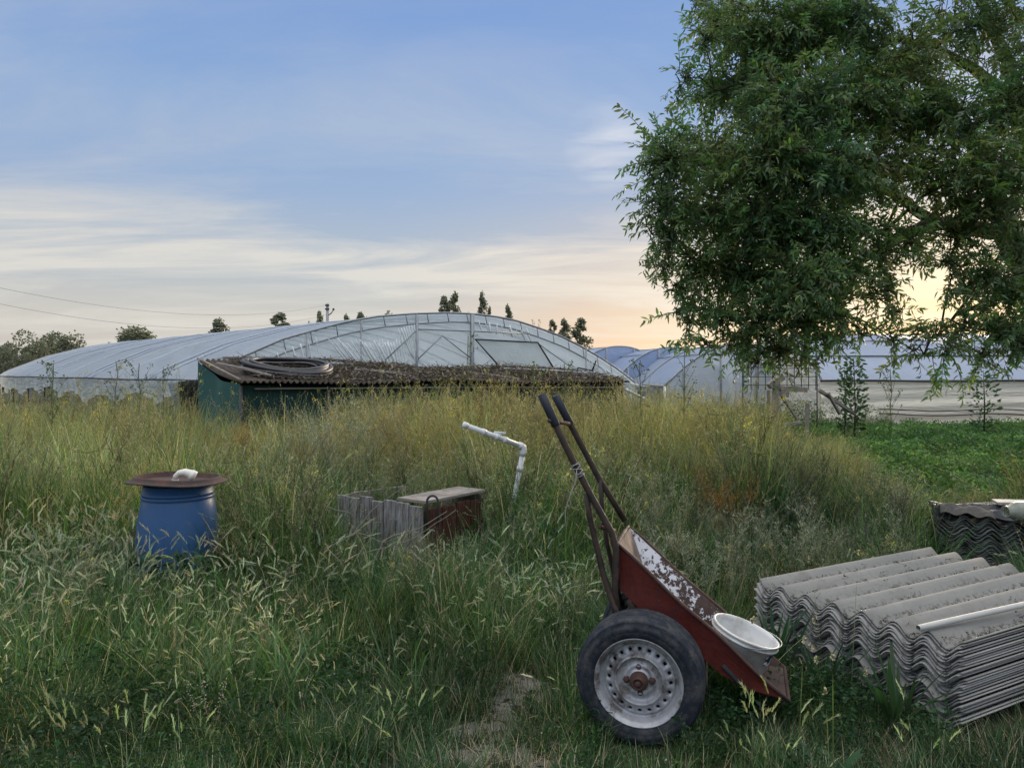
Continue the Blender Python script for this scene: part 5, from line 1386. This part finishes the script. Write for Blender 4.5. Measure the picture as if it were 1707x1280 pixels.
x, y, px = sow(3.4, 5.0, 60, pxr=(790, 1010)); put('white_flowered_chickweed', TC, x, y, rng.uniform(.12, .28, len(x)) * np.clip((y - 3.2) * .9, .5, 1.2), .36, tint=warm_tint(x, y, px))
# middle grass
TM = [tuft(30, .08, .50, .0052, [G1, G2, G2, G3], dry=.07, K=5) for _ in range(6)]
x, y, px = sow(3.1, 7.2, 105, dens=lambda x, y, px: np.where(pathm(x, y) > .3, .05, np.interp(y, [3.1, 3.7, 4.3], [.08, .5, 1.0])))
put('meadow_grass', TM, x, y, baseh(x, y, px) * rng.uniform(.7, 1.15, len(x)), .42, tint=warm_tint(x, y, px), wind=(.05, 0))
TB = [tuft(16, .07, .44, .011, [G1, G2, (.07, .15, .04)], lean=(.1, .8), bend=(.2, 1.6), dry=.05, K=6) for _ in range(4)]
x, y, px = sow(3.4, 6.0, 30, dens=lambda x, y, px: np.clip(.3 + 1.2 * nz2(x, y, 1.7, 11), 0, 1) * (pathm(x, y) < .2))
put('broad_bladed_grass', TB, x, y, np.interp(y, [2.8, 3.6, 6], [.18, .30, .60]) * rng.uniform(.7, 1.15, len(x)), .40, tint=warm_tint(x, y, px), mins=.2)
TQ = [herb(60, .11, .40, .060, [G1, DK, G2, (.06, .12, .05)]) for _ in range(4)]
x, y, px = sow(3.6, 7.0, 18, dens=lambda x, y, px: np.clip(nz2(x, y, 1.5, 8) * 2.0 + .15, 0, 1) * (pathm(x, y) < .1))
put('leafy_herbs', TQ, x, y, np.interp(y, [3.6, 7], [.24, .62]) * rng.uniform(.7, 1.1, len(x)), .40, tint=warm_tint(x, y, px), mins=.2)
# tall grass at the back of the meadow
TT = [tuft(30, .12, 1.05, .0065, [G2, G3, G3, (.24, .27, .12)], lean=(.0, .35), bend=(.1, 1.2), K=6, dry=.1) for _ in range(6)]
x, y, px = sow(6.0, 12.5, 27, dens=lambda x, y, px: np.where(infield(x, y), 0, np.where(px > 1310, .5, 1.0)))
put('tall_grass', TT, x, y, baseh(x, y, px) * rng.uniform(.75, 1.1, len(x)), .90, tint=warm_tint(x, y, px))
# the yellowish tussocks left of the barrel's back
TY = [tuft(60, .16, 1.15, .0075, [(.44, .46, .18), (.36, .41, .15), (.50, .48, .27)], lean=(.0, .35), bend=(.2, 1.9), K=7, dry=.15) for _ in range(4)]
x, y, px = sow(6.4, 9.0, 30, pxr=(100, 560), dens=lambda x, y, px: np.clip(1.3 - abs(px - 320) / 230, 0.1, 1) * np.clip(.6 + .8 * nz2(x, y, 2.0), .15, 1))
put('yellow_tussock_grass', TY, x, y, np.interp(y, [6.4, 9], [.80, 1.1]) * rng.uniform(.75, 1.15, len(x)), .95, tint=warm_tint(x, y, px))
# foxtail barley
TF = [foxtail(7, .50, (.46, .48, .37), hl=.080, awn=.04, bend=(.0, 1.5)) for _ in range(6)] + [foxtail(6, .5, (.50, .46, .34), hl=.07, awn=.035, bend=(.0, 1.1)) for _ in range(2)]
TFt = [foxtail(7, .85, hl=.06, awn=.035, spread=.09, bend=(.05, 1.2)) for _ in range(6)] + [foxtail(6, .8, STRAW, hl=.05, awn=.03, spread=.09, bend=(.1, .9)) for _ in range(2)]
x, y, px = sow(3.2, 5.4, 34, dens=lambda x, y, px: np.clip(np.where(px < 560, .6, np.where(px < 980, .25, .12)) * (1 + .8 * nz2(x, y, 1.4, 9)) * np.interp(y, [3.2, 4, 7.4], [.30, 1, .8]), 0, 1) * (pathm(x, y) < .2))
put('seed_head_grass', TF, x, y, np.minimum(.62, baseh(x, y, px) * rng.uniform(.9, 1.25, len(x))), .44, tint=warm_tint(x, y, px), wind=(.10, -.02))
x, y, px = sow(4.7, 6.3, 60, pxr=(-60, 232)); put('seed_head_grass', TF, x, y, rng.uniform(.38, .66, len(x)), .44, tint=warm_tint(x, y, px), wind=(.14, -.03))
x, y, px = sow(3.6, 5.2, 22, dens=lambda x, y, px: np.clip(np.where(px < 960, .5, .15) * (1 + 1.3 * nz2(x, y, 2.1, 2)), 0, 1) * (pathm(x, y) < .1)); put('seed_head_grass', TF, x, y, np.interp(y, [3.6, 5.2], [.30, .55]) * rng.uniform(.8, 1.15, len(x)), .44, tint=warm_tint(x, y, px), wind=(.10, -.02))
x, y, px = sow(4.7, 5.45, 9, pxr=(200, 860)); put('seed_head_grass', TF, x, y, rng.uniform(.40, .62, len(x)), .44, hcap=False)
x, y, px = sow(4.8, 5.4, 26, pxr=(530, 820)); put('wild_weeds', [weed(.6, 9, None, (.18, .18, .12), (.25, .26, .18), dots=.6, leafy=4) for _ in range(3)], x, y, rng.uniform(.4, .62, len(x)), .62, hcap=False)
x, y, px = sow(7.4, 9.6, 12, pxr=(490, 660)); put('silvery_weeds', [weed(1.0, 16, None, (.26, .29, .23), (.42, .46, .38), dots=1.0, dotc=(.55, .58, .50), dens=1.2) for _ in range(4)], x, y, rng.uniform(1.15, 1.48, len(x)) * np.interp(y, [7.4, 9.6], [.93, 1.0]), 1.0, hcap=False)
x, y, px = sow(5.2, 7.6, 22, dens=lambda x, y, px: np.clip(np.where(px < 560, .8, .3) * (1 + .9 * nz2(x, y, 1.1, 3)), 0, 1))
put('seed_head_grass', TFt, x, y, np.minimum(.95, baseh(x, y, px) * rng.uniform(.85, 1.2, len(x))), .8, tint=warm_tint(x, y, px), wind=(.08, -.02))
x, y, px = sow(2.5, 4.4, 26, dens=lambda x, y, px: np.clip(nz2(x, y, 1.3, 6) * 2.2, 0, 1) * (pathm(x, y) < .1))
put('leafy_herbs', [herb(120, .12, .26, .030, [DK, G1, DK]) for _ in range(4)], x, y, rng.uniform(.14, .27, len(x)), .26, mins=.1)
x, y, px = sow(14.5, 20.3, 7, pxr=(1110, 1490), dens=lambda x, y, px: ~(infield(x, y) & (px > 1330)) | (y > 18.8))
put('shrubby_weeds', [herb(160, .35, 1.0, .07, [G2, G3, DK]) for _ in range(3)] + [weed(1.0, 14, None, G3, (.16, .18, .09), dens=1.2) for _ in range(3)], x, y, np.interp(px, [1110, 1340, 1490], [1.15, .85, .8]) * rng.uniform(.6, 1.15, len(x)), 1.0, hcap=False, mins=.1)
TF2 = [foxtail(5, .46, (.46, .52, .30), .09, .05, (.05, .7), .05) for _ in range(4)]
fx = [(160, 2.95), (235, 3.05), (215, 2.9), (330, 3.0), (300, 3.0), (75, 2.85), (110, 2.9), (1275, 3.0), (1290, 2.95), (1255, 3.1), (1235, 3.05), (1530, 2.9), (540, 3.3), (655, 3.2), (680, 3.1), (625, 3.15), (20, 3.1), (1310, 3.05)]
x = np.array([XX(p, d) for p, d in fx]); y = np.array([d for _, d in fx])
put('seed_head_grass', TF2, x, y, rng.uniform(.27, .42, len(x)), .42, hcap=False)
# flowering mustard-like weeds and fine dry stems
TW1 = [weed(1.0, 13, .075, (.30, .32, .15), (.32, .35, .17)) for _ in range(6)] + [weed(1.0, 11, None, (.27, .26, .15), (.40, .38, .24), dots=.8) for _ in range(5)]
x, y, px = sow(6.3, 12, 26, dens=lambda x, y, px: np.where(infield(x, y), 0, np.where((px > 560) & (px < 1330), 1.0, np.where(px < 340, .55, np.where(px > 1330, .8, .3)))))
put('flowering_weeds', TW1, x, y, np.interp(y, [6.3, 7, 8, 10, 12], [.8, 1.05, 1.35, 1.5, 1.5]) * rng.uniform(.75, 1.1, len(x)), 1.05, tint=warm_tint(x, y, px) * (1.1, 1.0, .9))
x, y, px = sow(8.0, 11, 1.6, dens=lambda x, y, px: np.where(infield(x, y) | (px > 1400), 0, np.where((px > 540) & (px < 1350), 1.0, .4)))
put('flowering_weeds', [weed(1.0, 9, .5, (.20, .22, .11), (.22, .24, .13), dots=.9, leafy=3, spread=.35) for _ in range(5)], x, y, rng.uniform(1.40, 1.66, len(x)), 1.0, hcap=False)
TW2 = [weed(.6, 10, .03, (.20, .21, .11), (.28, .29, .18), dots=.9, leafy=8) for _ in range(4)] + [weed(.6, 8, None, (.06, .055, .035), (.12, .12, .07), dots=.5, leafy=10) for _ in range(3)]
x, y, px = sow(3.9, 7.4, 36, dens=lambda x, y, px: np.where((px > 370) & (px < 1700), 1.0, .35))
put('wild_weeds', TW2, x, y, baseh(x, y, px) * rng.uniform(.9, 1.3, len(x)), .65, tint=warm_tint(x, y, px))
# grey-green fine weeds right of the cart, rusty dock stems behind it
TG = [weed(.6, 16, None, (.22, .24, .17), (.33, .36, .27), dots=.9, dotc=(.4, .42, .36), dens=1.2) for _ in range(4)]
x, y, px = sow(4.6, 6.6, 26, pxr=(1050, 1560)); put('grey_weeds', TG, x, y, baseh(x, y, px) * rng.uniform(.9, 1.25, len(x)), .62)
TR = [weed(.9, 12, None, (.28, .14, .05), (.42, .24, .08), spread=.3, dots=.9, dotc=(.50, .24, .07), leafy=3) for _ in range(3)]
rx = [(float(a_), float(b_)) for a_, b_ in zip(np.concatenate([rng.normal(1205, 26, 34), rng.normal(800, 10, 8), rng.normal(388, 18, 16), rng.normal(905, 12, 14), rng.normal(497, 12, 8)]), np.concatenate([rng.uniform(5.9, 7, 34), rng.uniform(6.6, 7.2, 8), rng.uniform(8.2, 9.2, 16), rng.uniform(8, 9, 14), rng.uniform(7.2, 8, 8)]))] + [(1195, 6.4), (1210, 6.6), (1180, 6.7), (1230, 6.5), (1215, 6.3), (1190, 6.9), (1150, 6.8), (1245, 6.7), (1205, 6.2), (805, 6.9), (800, 7.1), (905, 8.3), (900, 8.5), (915, 8.4), (390, 8.6), (375, 8.7), (400, 8.5), (385, 8.9), (365, 8.6)]
x = np.array([XX(p, d) for p, d in rx]); y = np.array([d for _, d in rx])
put('reddish_weeds', TR, x, y, np.interp(y, [6.2, 7, 9], [.75, .85, 1.0]) * rng.uniform(.85, 1.05, len(x)), .95)
# crop on the field
TCp = [herb(80, .17, .34, .062, [(.060, .135, .038), (.085, .165, .045), (.045, .105, .032)]) for _ in range(5)]
nn_ = 5200; x = rng.uniform(3.8, 16, nn_); y = rng.uniform(7.6, 20.6, nn_); px = CX + FPX * x / y; k = infield(x, y) & (px < 1760) & ~blocked(x, y); x, y = x[k], y[k]
put('crop_plants', TCp, x, y, rng.uniform(.20, .40, len(x)) * (1 + .25 * nz2(x, y, 1.5)), .34, tint=warm_tint(x, y, CX + FPX * x / y), hcap=False, lean=.05)
# light grass behind the far stack and around the field's near edge
TL = [foxtail(6, .5, (.30, .36, .20), .07, .08, (.5, 1.6)) for _ in range(3)] + [tuft(30, .10, .5, .0075, [(.10, .17, .06), (.13, .20, .075)], K=5) for _ in range(3)]
x, y, px = sow(7.0, 8.1, 30, pxr=(1480, 1780)); put('pale_verge_grass', TL, x, y, rng.uniform(.30, .46, len(x)), .42, hcap=False)
x, y, px = sow(5.0, 7.4, 40, pxr=(1380, 1570)); put('low_verge_grass', TM, x, y, np.interp(y, [5, 7.4], [.35, .6]) * rng.uniform(.7, 1.1, len(x)), .42, tint=warm_tint(x, y, px))

# ================================================================== SINGLE PLANTS
def plant(name, lab, cat, loc, t, group=None, mat=None):
    t.done(); me = make_mesh(name, t.V, t.F, t.C, mat or M_grass); o = bpy.data.objects.new(name, me); COL.objects.link(o); o.location = loc; tag(o, lab, cat, group); return o
def broad(n_, L, w, col, lean=(.1, .7), bend=(.2, 1.2)):
    t = T()
    for i in range(n_):
        t.blade((rng.normal(0, .015), rng.normal(0, .015), 0), rng.uniform(0, 6.28), L * rng.uniform(.6, 1.0), w * rng.uniform(.7, 1.1), rng.uniform(*lean), rng.uniform(*bend), jit(col, .25), None, 8, wmid=True)
    return t
DG = (.028, .065, .034)
plant('broad_leaved_plant', 'dark green plant with sword-like leaves between the cart tip and the corrugated stack', 'plant', (XX(1290, 4.0), 4.0, 0), broad(20, .56, .022, DG, (.05, .45), (.1, .9)), 'broad leaved plants round the stacks')
plant('broad_leaved_plant', 'sword-leaved dark plant growing against the middle of the stack front', 'plant', (XX(1372, 3.75), 3.75, 0), broad(16, .42, .020, DG, (.05, .6), (.1, .9)), 'broad leaved plants round the stacks')
plant('broad_leaved_plant', 'tall sword-leaved plant at the near right corner of the stack front', 'plant', (XX(1495, 3.42), 3.42, 0), broad(22, .48, .021, (.035, .08, .035), (.05, .5), (.1, .9)), 'broad leaved plants round the stacks')
plant('broad_leaved_plant', 'low broad-leaved rosette at the bottom edge of the grass near the stack', 'plant', (XX(1372, 2.98), 2.98, 0), broad(14, .22, .036, (.035, .085, .038), (.4, 1.1), (.2, .9)), 'broad leaved plants round the stacks')
def plantain(px, py, Y):
    t = T(); h = CAMZ - (py - HY) / FPX * Y; lx = rng.normal(0, .06)
    p, th = t.blade((0, 0, 0), rng.uniform(0, 6.28), h * 1.02, .0034, .05, rng.uniform(.0, .3), jit((.13, .17, .07), .2), None, 6, taper=.3)
    for k in range(16): t.dot(p + np.array((rng.normal(0, .004), rng.normal(0, .004), rng.uniform(-.022, .006))), .0045, jit((.50, .50, .40) if k % 2 else (.16, .16, .08), .2))
    return t
for i, (px, py, Y, lab) in enumerate([(1291, 1072, 3.05, 'white-tipped stalk directly right of the cart tip'), (1318, 1107, 3.0, 'white-tipped stalk second from the cart tip'), (1332, 1105, 3.1, 'tall pale stalk with a seed tip before the stack left third'),
    (1378, 1070, 3.15, 'slender white-tipped stalk before the second wave of the stack'), (1389, 1114, 3.0, 'short white-tipped stalk left of the middle of the stack front'), (1401, 1136, 3.0, 'lowest white-tipped stalk below the middle of the stack front'), (1335, 1130, 2.9, 'white-tipped stalk leaning beside its twin before the stack'), (1384, 1188, 2.8, 'short stalk with pale head near the bottom rosette'), (1375, 968, 3.6, 'tall thin stalk standing against the top of the stack'), (1418, 958, 3.6, 'tallest thin stalk crossing the ridges of the stack')]):
    plant('plantain_stalk', lab, 'plant stalk', (XX(px, Y), Y, 0), plantain(px, py, Y), 'thin stalks before the big stack')
# thistle-like tall stem against the white roof, at the left
def tallstem(px, py, Y, lab, leafy=20, col=(.12, .15, .09), nbr=9, H=None):
    h = CAMZ - (py - HY) / FPX * Y; t = T(); 
    p = np.zeros(3); 
    for i in range(10): q = np.array((rng.normal(0, .008), rng.normal(0, .008), h * (i + 1) / 10)); t.stick(p, q, .006, .005, jit(col, .1)); p = q
    for i in range(nbr):
        z = h * rng.uniform(.55, .95); a_ = rng.uniform(0, 6.28); l = rng.uniform(.1, .28); q = np.array((l * .5 * math.cos(a_), l * .5 * math.sin(a_), min(h, z + l))); t.stick((0, 0, z), q, .003, .002, jit(col, .1))
        for k in range(4): t.dot(q + rng.normal(size=3) * .02, .012, jit((.10, .13, .07), .3))
        for k in range(leafy // nbr + 1):
            s = rng.random(); t.leaf(np.array((0, 0, z)) * (1 - s) + q * s, rng.normal(size=3), rng.uniform(.03, .07), .012, jit((.10, .15, .08), .3))
    return plant('tall_weed', lab, 'weed', (XX(px, Y), Y, 0), t, 'tall single weeds rising above the meadow')
tallstem(88, 606, 8.6, 'dense tall thistle standing against the white skirt of the long greenhouse', 70, nbr=16)
tallstem(193, 602, 9.2, 'thin bare weed stem before the left part of the white roof'); tallstem(232, 606, 9.3, 'thin weed with two tips before the white roof, right of the thistle'); tallstem(272, 612, 9.3, 'small weed tip before the right end of the white roof')
tallstem(890, 602, 8.8, 'dark-budded weed rising over the shed roof before the white opening'); tallstem(940, 606, 8.8, 'thin dark weed before the right end of the shed roof'); tallstem(780, 560, 9.5, 'very tall leaning weed before the gable post of the arched greenhouse', 16)
tallstem(1068, 600, 9.0, 'spindly weed before the farthest blue greenhouse', 30); tallstem(1140, 585, 9.2, 'tall spindly weed before the ribbed blue greenhouse', 30); tallstem(1485, 615, 10, 'leaning spindly weed before the right greenhouse roof', 20, nbr=14)
# pale seeding stalk in the near grass at left
t = T()
for (bx, lx) in ((0, -.10), (.02, -.05), (.02, .05)):
    q0 = np.array((bx, 0, 0)); q1 = np.array((bx + lx, .02, .26)); t.stick(q0, q1, .002, .0012, (.30, .26, .20))
    for k in range(46): s = rng.uniform(.25, 1); t.dot(q0 * (1 - s) + q1 * s + rng.normal(size=3) * .010 * (1.2 - s * .4), .0035, jit((.46, .42, .34), .25))
plant('seeding_weed', 'pale dry seeding weed with three spikes in the near dark grass at left', 'weed', (XX(345, 3.35), 3.35, .0), t)
